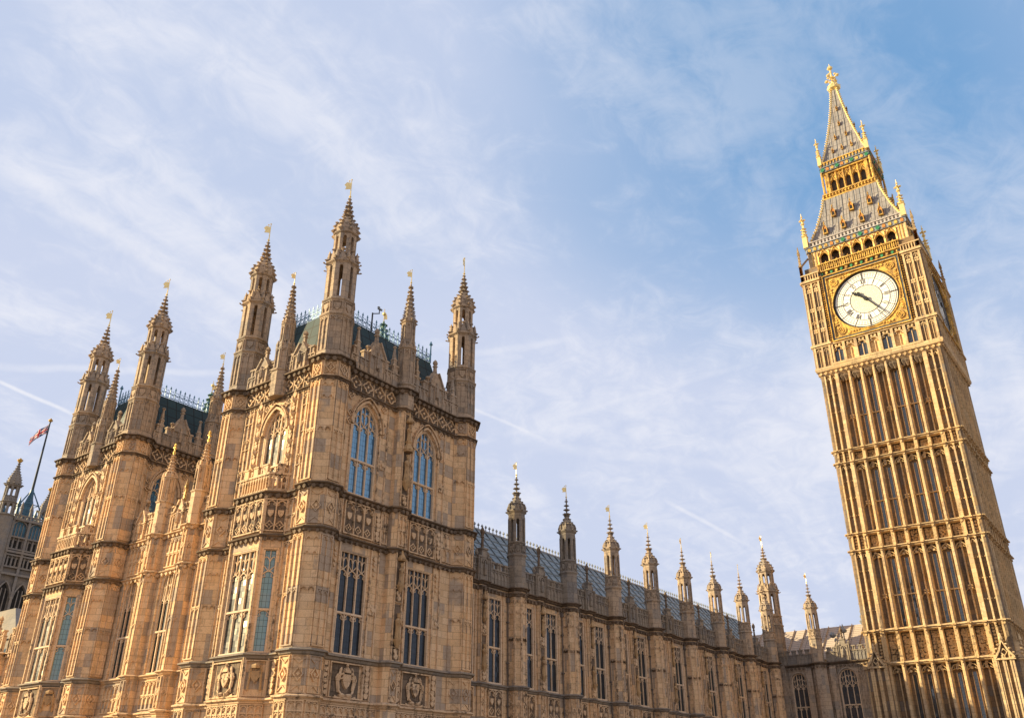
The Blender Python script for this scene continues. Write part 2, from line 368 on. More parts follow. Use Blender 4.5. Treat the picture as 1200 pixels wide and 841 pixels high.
def arms(m, u, z, s, w0):
    """royal arms in relief: crowned shield between two rampant beasts over a scroll"""
    m.cur = 1; m.poly([(u-s*1.15, w0+.02, z-s*1.12), (u+s*1.15, w0+.02, z-s*1.12), (u+s*1.15, w0+.02, z+s*1.1), (u-s*1.15, w0+.02, z+s*1.1)]); m.cur = 0  # dark backing sheet paints the recess shade around the arms
    shield(m, u, z, s*.62, w0, w0+.16)
    m.box(u-s*.26, u+s*.26, w0, w0+.20, z+s*.46, z+s*.56)
    for k in (-1, 0, 1): m.prism([(u+k*s*.17-.1*s, z+s*.56), (u+k*s*.17+.1*s, z+s*.56), (u+k*s*.12, z+s*(.86-.1*abs(k)))], w0, w0+.18)
    m.ball(u, w0+.12, z+s*.92, s*.09)
    for g in (-1, 1):
        m.loft([[(u+g*(x+r*cos(a)), w0+.09+.6*r*sin(a), z+y) for a in [2*pi*j/6 for j in range(6)]] for x, y, r in
            ((s*.62, -s*.72, s*.09), (s*.60, -s*.45, s*.13), (s*.66, -s*.1, s*.11), (s*.60, s*.25, s*.16), (s*.52, s*.50, s*.10), (s*.50, s*.62, s*.13), (s*.44, s*.78, s*.05))], cap0=True, cap1=True)
        m.tube((u+g*s*.56, w0+.12, z+s*.30), (u+g*s*.34, w0+.2, z+s*.42), s*.06)
        m.tube((u+g*s*.56, w0+.12, z+s*.08), (u+g*s*.34, w0+.2, z+s*.12), s*.06)
        m.tube((u+g*s*.62, w0+.12, z-s*.6), (u+g*s*.36, w0+.16, z-s*.86), s*.07)
        m.tube((u+g*s*.72, w0+.08, z-s*.5), (u+g*s*.86, w0+.1, z+s*.1), s*.04)
        m.tube((u+g*s*.86, w0+.08, z+s*.1), (u+g*s*.74, w0+.1, z+s*.35), s*.05)
        m.lathe(u+g*s*.3, w0+.05, [(s*.18, z-s*.98), (s*.24, z-s*.85), (s*.12, z-s*.75)], 6)
    m.band([(u-s*.9, z-s*.95), (u-s*.45, z-s*1.08), (u, z-s*.98), (u+s*.45, z-s*1.08), (u+s*.9, z-s*.95)], s*.13, w0, w0+.1)
def statue(m, u, w, z, h, niche=True):
    """robed king on a corbel, canopy above"""
    s = h/1.7
    k = R.uniform(-.03, .03)
    prof = [(.26, 0), (.27, .15), (.22, .5), (.20, .85), (.23, 1.1), (.25, 1.3), (.12, 1.42), (.07, 1.46)]
    m.loft([[(u+k*zz_+r*s*cos(2*pi*j/8), w+r*s*.75*sin(2*pi*j/8), z+zz_*s) for j in range(8)] for r, zz_ in prof], cap0=True, cap1=True)
    m.ball(u+k, w+.03*s, z+1.58*s, .115*s, 7, 1.2)
    m.lathe(u+k, w+.03*s, [(.10*s, z+1.66*s), (.13*s, z+1.78*s), (.05*s, z+1.76*s)], 6)
    m.tube((u-.22*s, w+.05*s, z+1.25*s), (u-.18*s, w+.28*s, z+.95*s), .06*s); m.tube((u+.22*s, w+.05*s, z+1.25*s), (u+.10*s, w+.28*s, z+.98*s), .06*s)
    m.tube((u-.20*s, w+.30*s, z+.1*s), (u-.19*s, w+.28*s, z+1.45*s), .022*s)
    m.lathe(u, w, [(.06*s, z-.62*s), (.16*s, z-.40*s), (.30*s, z-.10*s), (.32*s, z)], 6)
    if niche:
        m.lathe(u, w, [(.30*s, z+1.98*s), (.34*s, z+2.1*s), (.28*s, z+2.3*s), (.12*s, z+2.6*s), (.05*s, z+3.0*s), (.02*s, z+3.15*s)], 6)
        for j in range(6):
            a = 2*pi*j/6; crocket(m, u+.33*s*cos(a), w+.33*s*sin(a), z+2.12*s, .07*s)

def wall(m, u0, u1, z0, z1, ops, depth=.23, w=0.):
    ops = sorted(ops); e = u0
    for uc, hw, zb, zs, rise in ops:
        a, b = uc-hw, uc+hw
        if a > e: m.poly([(e, w, z0), (a, w, z0), (a, w, z1), (e, w, z1)])
        if zb > z0: m.poly([(a, w, z0), (b, w, z0), (b, w, zb), (a, w, zb)])
        A = arch(uc, hw, zs, rise)
        for p, q in zip(A[:-1], A[1:]):
            m.poly([(p[0], w, p[1]), (q[0], w, q[1]), (q[0], w, z1), (p[0], w, z1)])
            m.poly([(p[0], w, p[1]), (q[0], w, q[1]), (q[0], w-depth, q[1]), (p[0], w-depth, p[1])])
        for x in (a, b): m.poly([(x, w, zb), (x, w, zs), (x, w-depth, zs), (x, w-depth, zb)])
        m.poly([(a, w, zb), (b, w, zb), (b, w-depth, zb+.1), (a, w-depth, zb+.1)])
        e = b
    if e < u1: m.poly([(e, w, z0), (u1, w, z0), (u1, w, z1), (e, w, z1)])

def window_meshes(key, nl, hw, zb, zs, rise, trans, zlt, upper=True, gmat=None, t=.066, sm=None, D0=-.21, D1=-.07):
    """tracery + pane meshes, origin at centre line, z absolute"""
    f = MB()
    A = arch(0, hw, zs, rise, 6)
    f.band([(-hw+.04, zb)]+[(x*(1-.04/hw), z-.03) for x, z in A]+[(hw-.04, zb)], .10, D0, D1+.05)
    f.box(-hw, hw, D0, D1+.08, zb, zb+.10)
    pw = 2*hw/nl
    def topz(u):
        for p, q in zip(A[:-1], A[1:]):
            if p[0] <= u <= q[0]: return p[1]+(q[1]-p[1])*(u-p[0])/max(1e-6, q[0]-p[0])
        return zs
    for k in range(1, nl): f.box(-hw+k*pw-t/2, -hw+k*pw+t/2, D0, D1, zb, topz(-hw+k*pw)-.02, 'b')
    for k in range(nl):
        uc = -hw+(k+.5)*pw; r = pw*.52
        cusp_head(f, uc, pw/2-t*.3, zlt-r, r*1.05, t*.62, D0+.03, D1-.02)
        for tz in trans: cusp_head(f, uc, pw/2-t*.3, tz-r-.03, r, t*.7, D0+.03, D1-.03)
        if upper and topz(uc)-zlt > .35:
            h = topz(uc)-zlt
            f.box(uc-t*.22, uc+t*.22, D0+.03, D1-.03, zlt, zlt+h*.96)
            for g in (-1, 1):
                cusp_head(f, uc+g*pw/4, pw/4-.02, zlt+h*.45, min(h*.4, pw*.34), t*.55, D0+.04, D1-.04, False)
                f.band([(uc+g*pw*.04, zlt+.02), (uc+g*pw*.46, zlt+h*.30)], t*.5, D0+.04, D1-.04)
    for tz in trans: f.box(-hw, hw, D0, D1+.03, tz-.05, tz+.05)
    p = MB(); p.poly(([(-hw, D0+.04, zb)]+[(x, D0+.04, z) for x, z in ([(-hw, zs)]+A[1:-1]+[(hw, zs)])]+[(hw, D0+.04, zb)])[::-1])
    return f.mesh(key+'_tracery', sm or TRAC), p.mesh(key+'_pane', gmat or GLASS)
def put_window(me, parent, x, y, rz, name='window', label=None):
    o = part(name, me[0], None, parent, (x, y, 0), rz, label); part('pane', me[1], None, o); return o
RZE = -pi/2        # east-facing

def octpts(cx, cy, a, k0, k1):
    r = a/cos(pi/8); return [(cx+r*cos(pi/8+k*pi/4), cy+r*sin(pi/8+k*pi/4)) for k in range(k0, k1+1)]
def octface(m, cx, cy, a, k):
    """frame on face k (outward at angle k*45deg); returns half width"""
    hw = a*math.tan(pi/8); an = k*pi/4; ox, oy = cx+a*cos(an), cy+a*sin(an)
    # outward n; u = direction such that outward is right of u
    dx, dy = -sin(an), cos(an)
    m.frame(ox-dx*hw, oy-dy*hw, dx, dy); return hw
def turret(m, cx, cy, st):
    """stack of octagonal stages"""
    for s in st:
        m.frame()
        k = s[0]
        if k == 'solid':
            _, z0, z1, a = s; m.lathe(cx, -cy, [(a, z0), (a, z1)], 8)
        elif k == 'panel':
            _, z0, z1, a, n = s; m.lathe(cx, -cy, [(a, z0), (a, z1)], 8)
            for f in range(8):
                hw = octface(m, cx, cy, a, f); panels(m, .03, 2*hw-.03, z0+.04, z1-.04, n, .06, 0, .07, cusp=False)
        elif k == 'arms':
            _, z0, z1, a = s; m.lathe(cx, -cy, [(a, z0), (a, z1)], 8)
            for f in range(8):
                hw = octface(m, cx, cy, a, f); m.band([(.07, z0+.06), (2*hw-.07, z0+.06), (2*hw-.07, z1-.06), (.07, z1-.06)], .06, 0, .07, True); shield(m, hw, (z0+z1)/2+.03, (z1-z0)*.42, 0, .07)
        elif k == 'open':
            _, z0, z1, a, t, inner = s
            hw = a*math.tan(pi/8); rr = a/cos(pi/8)
            if inner: m.frame(); m.lathe(cx, -cy, [(inner, z0), (inner, z1)], 6)
            for f in range(8):
                hw = octface(m, cx, cy, a, f)
                m.box(-.02, t, -t*1.1, .03, z0, z1); m.box(2*hw-t, 2*hw+.02, -t*1.1, .03, z0, z1)
                iw = hw-t; A = arch(hw, iw, z1-.12-iw*1.3, iw*1.25, 3)
                for p, q in zip(A[:-1], A[1:]): m.prism([p, q, (q[0], z1), (p[0], z1)], -t*.8, 0, True)
                m.box(t, 2*hw-t, -t*.8, 0, z0, z0+.12)
        elif k == 'ring':
            _, z, h, a, pr = s
            m.lathe(cx, -cy, [(a, z-h*.5), (a+pr*.35, z-h*.3), (a+pr, z), (a+pr, z+h*.25), (a+pr*.3, z+h*.5), (a, z+h*.5)], 8)
        elif k == 'knobs':
            _, z, a, sz = s; rr = a/cos(pi/8)
            for j in range(8): an = pi/8+j*pi/4; crocket(m, cx+rr*cos(an), -(cy+rr*sin(an)), z, sz)
        elif k == 'gables':
            _, z, a, h = s
            for f in range(8):
                hw = octface(m, cx, cy, a, f)
                m.prism([(.04, z), (2*hw-.04, z), (hw, z+h)], -.08, .02, True)
                crocket(m, hw, -.03, z+h, h*.16)
                m.frame()
                rr = a/cos(pi/8); an = pi/8+f*pi/4
                m.lathe(cx+rr*cos(an), -(cy+rr*sin(an)), [(.075, z-.15), (.075, z+h*.35), (.09, z+h*.42), (.015, z+h*1.05)], 4)
        elif k == 'spouts':
            _, z, a, l = s; rr = a/cos(pi/8)
            for j in range(8):
                an = pi/8+j*pi/4; c, sn = cos(an), sin(an)
                m.tube((cx+rr*c, -(cy+rr*sn), z), (cx+(rr+l)*c, -(cy+(rr+l)*sn), z+.06), .055, .03, 4)
                crocket(m, cx+(rr+l)*c, -(cy+(rr+l)*sn), z+.08, .06)
        elif k == 'spire':
            _, pr, cz, cs = s
            m.lathe(cx, -cy, [(r, z) for r, z in pr], 8)
            za, zb = pr[0][1], pr[-1][1]; z = za+cz*.4
            while z < zb-.1:
                for (r0, z0), (r1, z1) in zip(pr[:-1], pr[1:]):
                    if z0 <= z <= z1:
                        r = (r0+(r1-r0)*(z-z0)/(z1-z0))/cos(pi/8)
                for j in range(8):
                    an = pi/8+j*pi/4; crocket(m, cx+(r+cs*.4)*cos(an), -(cy+(r+cs*.4)*sin(an)), z, cs*(.65+.35*min(1, r/.5)))
                z += cz
        elif k == 'knot':
            _, z, r, h = s
            m.lathe(cx, -cy, [(r*.3, z-h*.5), (r, z-h*.1), (r*.9, z+h*.15), (r*.3, z+h*.5)], 6)
            for j in range(6): an = j*pi/3; crocket(m, cx+r*cos(an), -(cy+r*sin(an)), z, r*.42)
    m.frame()
def vane_mesh(z0, h=1.5, s=1., kind=0):
    m = MB(); m.lathe(0, 0, [(.035*s, z0), (.02*s, z0+h)], 5)
    m.ball(0, 0, z0+.12*h, .08*s); m.ball(0, 0, z0+h, .05*s)
    # pierced heraldic banner
    m.prism([(.02, z0+h*.52), (.36*s, z0+h*.50), (.30*s, z0+h*.62), (.42*s, z0+h*.72), (.28*s, z0+h*.86), (.02, z0+h*.84)], -.012, .012, True)
    m.ball(.14*s, 0, z0+h*.93, .05*s)
    return m.mesh('vane', GILT)

# ================================================================== GROUND
def grid_ground():
    m, t = newmat('paved_ground')
    g = t.n('ShaderNodeNewGeometry').outputs['Position']
    br = t.n('ShaderNodeTexBrick', ins={'Vector': g, 'Color1': (.18, .14, .105, 1), 'Color2': (.24, .19, .14, 1), 'Mortar': (.10, .09, .08, 1), 'Scale': 1., 'Mortar Size': .012, 'Brick Width': .9, 'Row Height': .6})
    n = t.noise(g, .4, 6, .6)
    c = t.mix(t.math('MULTIPLY', t.ss(n, .4, .7), .4), br.outputs[0], (.17, .15, .12, 1))
    finish(t, **{'Base Color': c, 'Roughness': .85})
    b = MB(); b.poly([(-1500, -2500, -4.2), (2500, -2500, -4.2), (2500, 1500, -4.2), (-1500, 1500, -4.2)])
    o = part('ground', b, m, None); o['kind'] = 'structure'
grid_ground()

# ================================================================== shared pieces of the palace
def moulding(m, path, z, pr=.22, h=.32, closed=False):
    m.sweep(path, [(0, z-h*.5), (pr*.35, z-h*.35), (pr*.5, z-h*.05), (pr, z+h*.05), (pr, z+h*.22), (0, z+h*.5)], closed)
def path_bosses(m, path, z, step, sz, out):
    for p, q in zip(path[:-1], path[1:]):
        L = m.seg(p, q); n = max(1, int(round(L/step)))
        if L < .25: continue
        for k in range(n): boss(m, (k+.5)*L/n+R.uniform(-.03, .03), out, z, sz*R.uniform(.85, 1.15))
    m.frame()
def extrude(m, path, z0, z1, closed=False): m.sweep(path, [(0, z0), (0, z1)], closed)
def face_panel(m, L, z0, z1, kind):
    """ornament on one flat face of width L in the current frame"""
    if kind == 'diamond':
        m.band([(.07, z0), (L-.07, z0), (L-.07, z1), (.07, z1)], .07, 0, .07, True)
        r = min(L*.28, (z1-z0)*.28); diamond(m, L/2, (z0+z1)/2, r, 0, .09, .07, r*1.3)
        for g in (0, 1):
            m.band([(.12, (z1-.1) if g else z0+.1), (L/2, (z1-.32) if g else z0+.32), (L-.12, (z1-.1) if g else z0+.1)], .05, 0, .05)
    elif kind == 'lancets':
        n = max(2, int(round(L/.38))); panels(m, .05, L-.05, z0+.05, z1-.05, n, .055, 0, .08)
        zm = z0+(z1-z0)*.5; m.box(.05, L-.05, 0, .06, zm-.04, zm+.04)
        for k in range(n): cusp_head(m, .05+(k+.5)*(L-.1)/n, (L-.1)/n/2-.02, zm-.28, .2, .045, 0, .06, False)
    elif kind == 'shaft':
        for x in (.03, L-.03): m.box(x-.035, x+.035, 0, .05, z0, z1, 'kbt')
        for zt in (z1-.12, z1-.85 if z1-z0 > 5 else z1-.12, z0+(z1-z0)*.52, z0+(z1-z0)*.52-.0):
            for g in (.27, .73): m.band(arch(L*g, L*.15, zt-.22, .17, 2), .05, 0, .07); 
    elif kind == 'quats':
        m.cur = 1; m.poly([(0, .015, z0), (L, .015, z0), (L, .015, z1), (0, .015, z1)]); m.cur = 0  # dark sheet painted as shade between the quatrefoils
        n = max(1, int(round(L/(z1-z0)/1.02)))
        for k in range(n):
            quat(m, (k+.5)*L/n, (z0+z1)/2, min((z1-z0)*.44, L/n*.46), 0, .10, .07)
            if k: m.box(k*L/n-.025, k*L/n+.025, 0, .06, z0, z1, 'k')
    elif kind == 'shields':
        m.cur = 1; m.poly([(.04, .015, z0), (L-.04, .015, z0), (L-.04, .015, z1), (.04, .015, z1)]); m.cur = 0  # recess shade painted as a dark sheet behind the shields
        n = max(1, int(round(L/.62))); panels(m, .04, L-.04, z0+.04, z1-.04, n, .07, 0, .12)
        for k in range(n):
            u = .04+(k+.5)*(L-.08)/n; shield(m, u, z0+(z1-z0)*.56, .27, 0, .10); quat(m, u, z0+.36, .2, 0, .07, .05)
    elif kind == 'leaf':
        m.cur = 1; m.poly([(.05, .015, z0), (L-.05, .015, z0), (L-.05, .015, z1), (.05, .015, z1)]); m.cur = 0  # dark ground painted as shade behind the leaves
        m.band([(.05, z0), (L-.05, z0), (L-.05, z1), (.05, z1)], .06, 0, .09, True)
        z = z0+.2
        while z < z1-.1: boss(m, L/2+R.uniform(-.04, .04), .03, z, min(.15, L*.3)); z += .26
def parapet(m, u0, u1, z0, h, t=.22, mer=.62, gap=.42, mh=.55, dep=0.):
    """panelled battlement with slotted merlons"""
    m.box(u0, u1, dep-t, dep, z0, z0+h)
    n = max(1, int(round((u1-u0)/(.36)))); pw = (u1-u0)/n
    for k in range(n+1): m.box(u0+k*pw-.03, u0+k*pw+.03, dep, dep+.06, z0, z0+h, 'k')
    for k in range(n): cusp_head(m, u0+(k+.5)*pw, pw/2-.03, z0+h-.32, .2, .05, dep, dep+.05, False)
    m.box(u0, u1, dep-t-.03, dep+.07, z0+h-.02, z0+h+.05)
    n = max(1, int(round((u1-u0)/(mer+gap)))); p = (u1-u0)/n; mw = p*mer/(mer+gap)
    for k in range(n):
        a = u0+(k+.5)*p-mw/2; b = a+mw
        m.box(a, b, dep-t, dep, z0+h, z0+h+mh); m.box(a-.04, b+.04, dep-t-.05, dep+.07, z0+h+mh-.02, z0+h+mh+.09)
        c = (a+b)/2; m.box(c-.03, c+.03, dep, dep+.06, z0+h, z0+h+mh, 'k')
def gablet(m, uc, hw, z0, h, dep=0., t=.26, fin=1.0, niche=True):
    """tall pierced merlon with stepped shoulders and a finial"""
    m.box(uc-hw, uc+hw, dep-t, dep+.05, z0, z0+h*.62)
    m.prism([(uc-hw, z0+h*.62), (uc+hw, z0+h*.62), (uc+hw*.25, z0+h), (uc-hw*.25, z0+h)], dep-t, dep+.05, True)
    m.band([(uc-hw-.04, z0+h*.60), (uc-hw*.22, z0+h+.03)], .10, dep-t, dep+.14); m.band([(uc+hw*.22, z0+h+.03), (uc+hw+.04, z0+h*.60)], .10, dep-t, dep+.14)
    panels(m, uc-hw+.04, uc+hw-.04, z0+.05, z0+h*.56, max(2, int(hw*2/.36)), .05, dep+.05, dep+.12)
    if niche:
        m.prism(arch(uc, hw*.30, z0+h*.50, hw*.5, 3)+[(uc+hw*.30, z0+h*.22), (uc-hw*.30, z0+h*.22)], dep+.05, dep+.10)
        m.lathe(uc, dep+.12, [(.10, z0+h*.24), (.12, z0+h*.4), (.10, z0+h*.55), (.05, z0+h*.6), (.07, z0+h*.68)], 6)
    for g in (-1, 0, 1):
        zb = z0+(h if g == 0 else h*.62); u = uc+g*hw; f = fin if g == 0 else fin*.5
        m.lathe(u, dep-t/2, [(.10, zb-.1), (.08, zb+f*.45), (.13, zb+f*.5), (.10, zb+f*.58)], 4)
        m.lathe(u, dep-t/2, [(.05, zb+f*.55), (.15, zb+f*.72), (.13, zb+f*.85), (.03, zb+f)], 6)
        for k in range(4): crocket(m, u+.12*cos(k*pi/2), dep-t/2+.12*sin(k*pi/2), zb+f*.72, .05)

def stepped(m, uc, hw, z0, h, dep=0., t=.26, fin=1.):
    # stepped merlon with slotted shoulders, a niche figure and a slender finial
    m.box(uc-hw, uc+hw, dep-t, dep+.05, z0, z0+h*.74); m.box(uc-hw*.45, uc+hw*.45, dep-t, dep+.06, z0+h*.74, z0+h)
    for a, b, z in ((uc-hw-.05, uc-hw*.42, z0+h*.74), (uc+hw*.42, uc+hw+.05, z0+h*.74), (uc-hw*.5, uc+hw*.5, z0+h)): m.box(a, b, dep-t-.05, dep+.13, z-.03, z+.08)
    for g in (-1, 1):
        m.box(uc+g*hw*.72-.03, uc+g*hw*.72+.03, dep+.05, dep+.12, z0, z0+h*.7); m.box(uc+g*hw-.04, uc+g*hw+.04, dep, dep+.12, z0, z0+h*.74)
        m.lathe(uc+g*hw*.95, dep-t/2, [(.07, z0+h*.8), (.11, z0+h*.88), (.03, z0+h*.98)], 5)
    m.band(arch(uc, hw*.36, z0+h*.55, hw*.5, 3), .06, dep+.05, dep+.14); m.lathe(uc, dep+.12, [(.09, z0+h*.2), (.11, z0+h*.4), (.09, z0+h*.52), (.05, z0+h*.56), (.06, z0+h*.63)], 6)
    m.cur = 1
    m.lathe(uc, dep-t/2, [(.10, z0+h), (.07, z0+h+fin*.5), (.12, z0+h+fin*.54), (.07, z0+h+fin*.6), (.15, z0+h+fin*.76), (.13, z0+h+fin*.86), (.03, z0+h+fin)], 6); m.cur = 0
# big octagonal corner turret, above the parapet line (local origin on the axis)
def big_turret_mesh(a=.86, z0=21.6):
    d = z0-21.6; m = MB(); S = a/.86
    turret(m, 0, 0, [('solid', 21.5+d, 22.0+d, a+.06), ('panel', 22.0+d, 24.2+d, a, 2), ('ring', 24.3+d, .28, a, .12), ('arms', 24.4+d, 25.2+d, a-.02),
        ('ring', 25.3+d, .22, a-.02, .10), ('open', 25.4+d, 27.8+d, a-.04, .235, 0), ('ring', 27.9+d, .26, a-.04, .14), ('spouts', 27.8+d, a, .22),
        ('gables', 28.0+d, a-.06, .75), ('knobs', 28.1+d, a+.04, .12), ('panel', 27.9+d, 28.6+d, a*.72, 1), ('open', 28.6+d, 30.0+d, a*.72, .15, 0), ('ring', 30.1+d, .24, a*.72, .13),
        ('spouts', 30.1+d, a*.74, .14), ('gables', 30.2+d, a*.74, .5), ('knobs', 30.25+d, a*.86, .12), ('knobs', 30.75+d, a*.66, .10),
        ('spire', [(a*.80, 30.2+d), (a*.79, 30.55+d), (a*.62, 30.95+d), (a*.38, 31.3+d), (a*.20, 31.6+d)], .30, .10), ('solid', 31.5+d, 32.95+d, .07),
        ('knot', 31.62+d, .27, .2), ('knot', 31.98+d, .22, .18), ('knot', 32.32+d, .18, .16), ('knot', 32.64+d, .14, .14), ('knot', 32.92+d, .09, .12)])
    return m.mesh('spirelet', TUR)
BIGT = big_turret_mesh(); BIGV = vane_mesh(32.95, 1.5)
def small_turret_mesh(mat, a=.56, z0=12.2):
    d = z0-12.2; m = MB()
    turret(m, 0, 0, [('solid', 12.1+d, 14.3+d, a), ('ring', 14.35+d, .26, a, .09), ('arms', 14.45+d, 15.15+d, a-.03), ('ring', 15.2+d, .14, a-.03, .06),
        ('open', 15.2+d, 17.0+d, a-.03, .12, 0), ('solid', 16.9+d, 17.35+d, a-.02), ('ring', 17.4+d, .24, a, .09), ('knobs', 17.45+d, a+.10, .08), ('gables', 17.5+d, a*.95, .45), ('knobs', 17.95+d, a*.80, .07),
        ('spire', [(a*.95, 17.5+d), (a*.88, 17.8+d), (a*.62, 18.15+d), (a*.34, 18.45+d), (.12, 18.75+d)], .26, .07), ('solid', 18.7+d, 20.0+d, .05),
        ('knot', 18.78+d, .21, .16), ('knot', 19.12+d, .17, .15), ('knot', 19.45+d, .14, .13), ('knot', 19.78+d, .10, .12)])
    return m.mesh('spirelet', mat)
SMALLT = small_turret_mesh(GREY); SMALLV = vane_mesh(20.0, 1.05, .8)
def mid_turret_mesh():
    m = MB()
    turret(m, 0, 0, [('solid', 20.3, 21.9, .58), ('ring', 21.9, .2, .58, .08), ('panel', 22.0, 24.3, .47, 1), ('ring', 24.4, .2, .47, .10), ('gables', 24.45, .42, .4),
        ('panel', 24.4, 26.2, .37, 1), ('ring', 26.3, .18, .37, .10), ('knobs', 26.4, .46, .09),
        ('spire', [(.37, 26.4), (.30, 26.9), (.20, 27.6), (.10, 28.5), (.05, 29.2)], .30, .08), ('knot', 28.1, .18, .16), ('knot', 28.6, .15, .16), ('knot', 29.0, .11, .14)])
    return m.mesh('spirelet', TUR)
MIDT = mid_turret_mesh(); MIDV = vane_mesh(29.2, 1.1, .8)
def east_pinnacle_mesh():
    m = MB()
    turret(m, 0, 0, [('solid', 20.3, 21.9, .55), ('ring', 21.9, .2, .5, .12), ('panel', 22.0, 23.4, .46, 1), ('gables', 23.4, .44, .5), ('panel', 23.4, 25.0, .33, 1), ('ring', 25.05, .16, .33, .09),
        ('gables', 25.1, .30, .35), ('spire', [(.32, 25.1), (.26, 25.7), (.18, 26.4), (.09, 27.3), (.05, 27.9)], .28, .08), ('knot', 27.4, .14, .14), ('knot', 27.8, .10, .14)])
    return m.mesh('pinnacle', TUR)
EASTP = east_pinnacle_mesh(); EASTV = vane_mesh(27.9, .9, .7)
def cresting(m, p, q, z, h=.8, step=.42):
    """iron ridge railing between two plan points"""
    L = m.seg(p, q); n = max(1, int(round(L/step))); s = L/n
    m.box(0, L, -.02, .02, z+.05, z+.09); m.box(0, L, -.02, .02, z+h*.38, z+h*.42)
    for k in range(n+1):
        m.box(k*s-.018, k*s+.018, -.018, .018, z, z+h*.78, 'b')
        m.prism([(k*s-.07, z+h*.82), (k*s, z+h*.70), (k*s+.07, z+h*.82), (k*s, z+h)], -.015, .015, True)
        m.band([(k*s-.09, z+h*.66), (k*s+.09, z+h*.66)], .04, -.012, .012)
        if k < n:
            c = (k+.5)*s; m.band([(c+.30*s*cos(a), z+h*.22+.13*h*sin(a)) for a in [2*pi*j/8 for j in range(8)]], .03, -.012, .012, True)
            m.band([(k*s, z+h*.42), (c, z+h*.66), (c+.5*s, z+h*.42)], .03, -.012, .012)
    m.frame()
def frustum_roof(m, base, top, z0, z1):
    """base/top = (x0,y0,x1,y1); four sloping faces + flat top, with UVs in metres"""
    B = [(base[0], base[1]), (base[2], base[1]), (base[2], base[3]), (base[0], base[3])]
    T = [(top[0], top[1]), (top[2], top[1]), (top[2], top[3]), (top[0], top[3])]
    for k in range(4):
        a, b, c, d = B[k], B[(k+1) % 4], T[(k+1) % 4], T[k]
        p = [Vector((*a, z0)), Vector((*b, z0)), Vector((*c, z1)), Vector((*d, z1))]
        if (p[2]-p[3]).length < 1e-3: p = p[:3]
        if (p[1]-p[0]).length < 1e-3: continue
        ux = (p[1]-p[0]).normalized(); nn = (p[1]-p[0]).cross(p[-1]-p[0]).normalized(); vy = nn.cross(ux)
        m.frame(0, 0); pts = [(v.x, -v.y, v.z) for v in p]
        m.quaduv(pts, [((v-p[0]).dot(ux), (v-p[0]).dot(vy)) for v in p])
    m.poly([(x, -y, z1) for x, y in T])

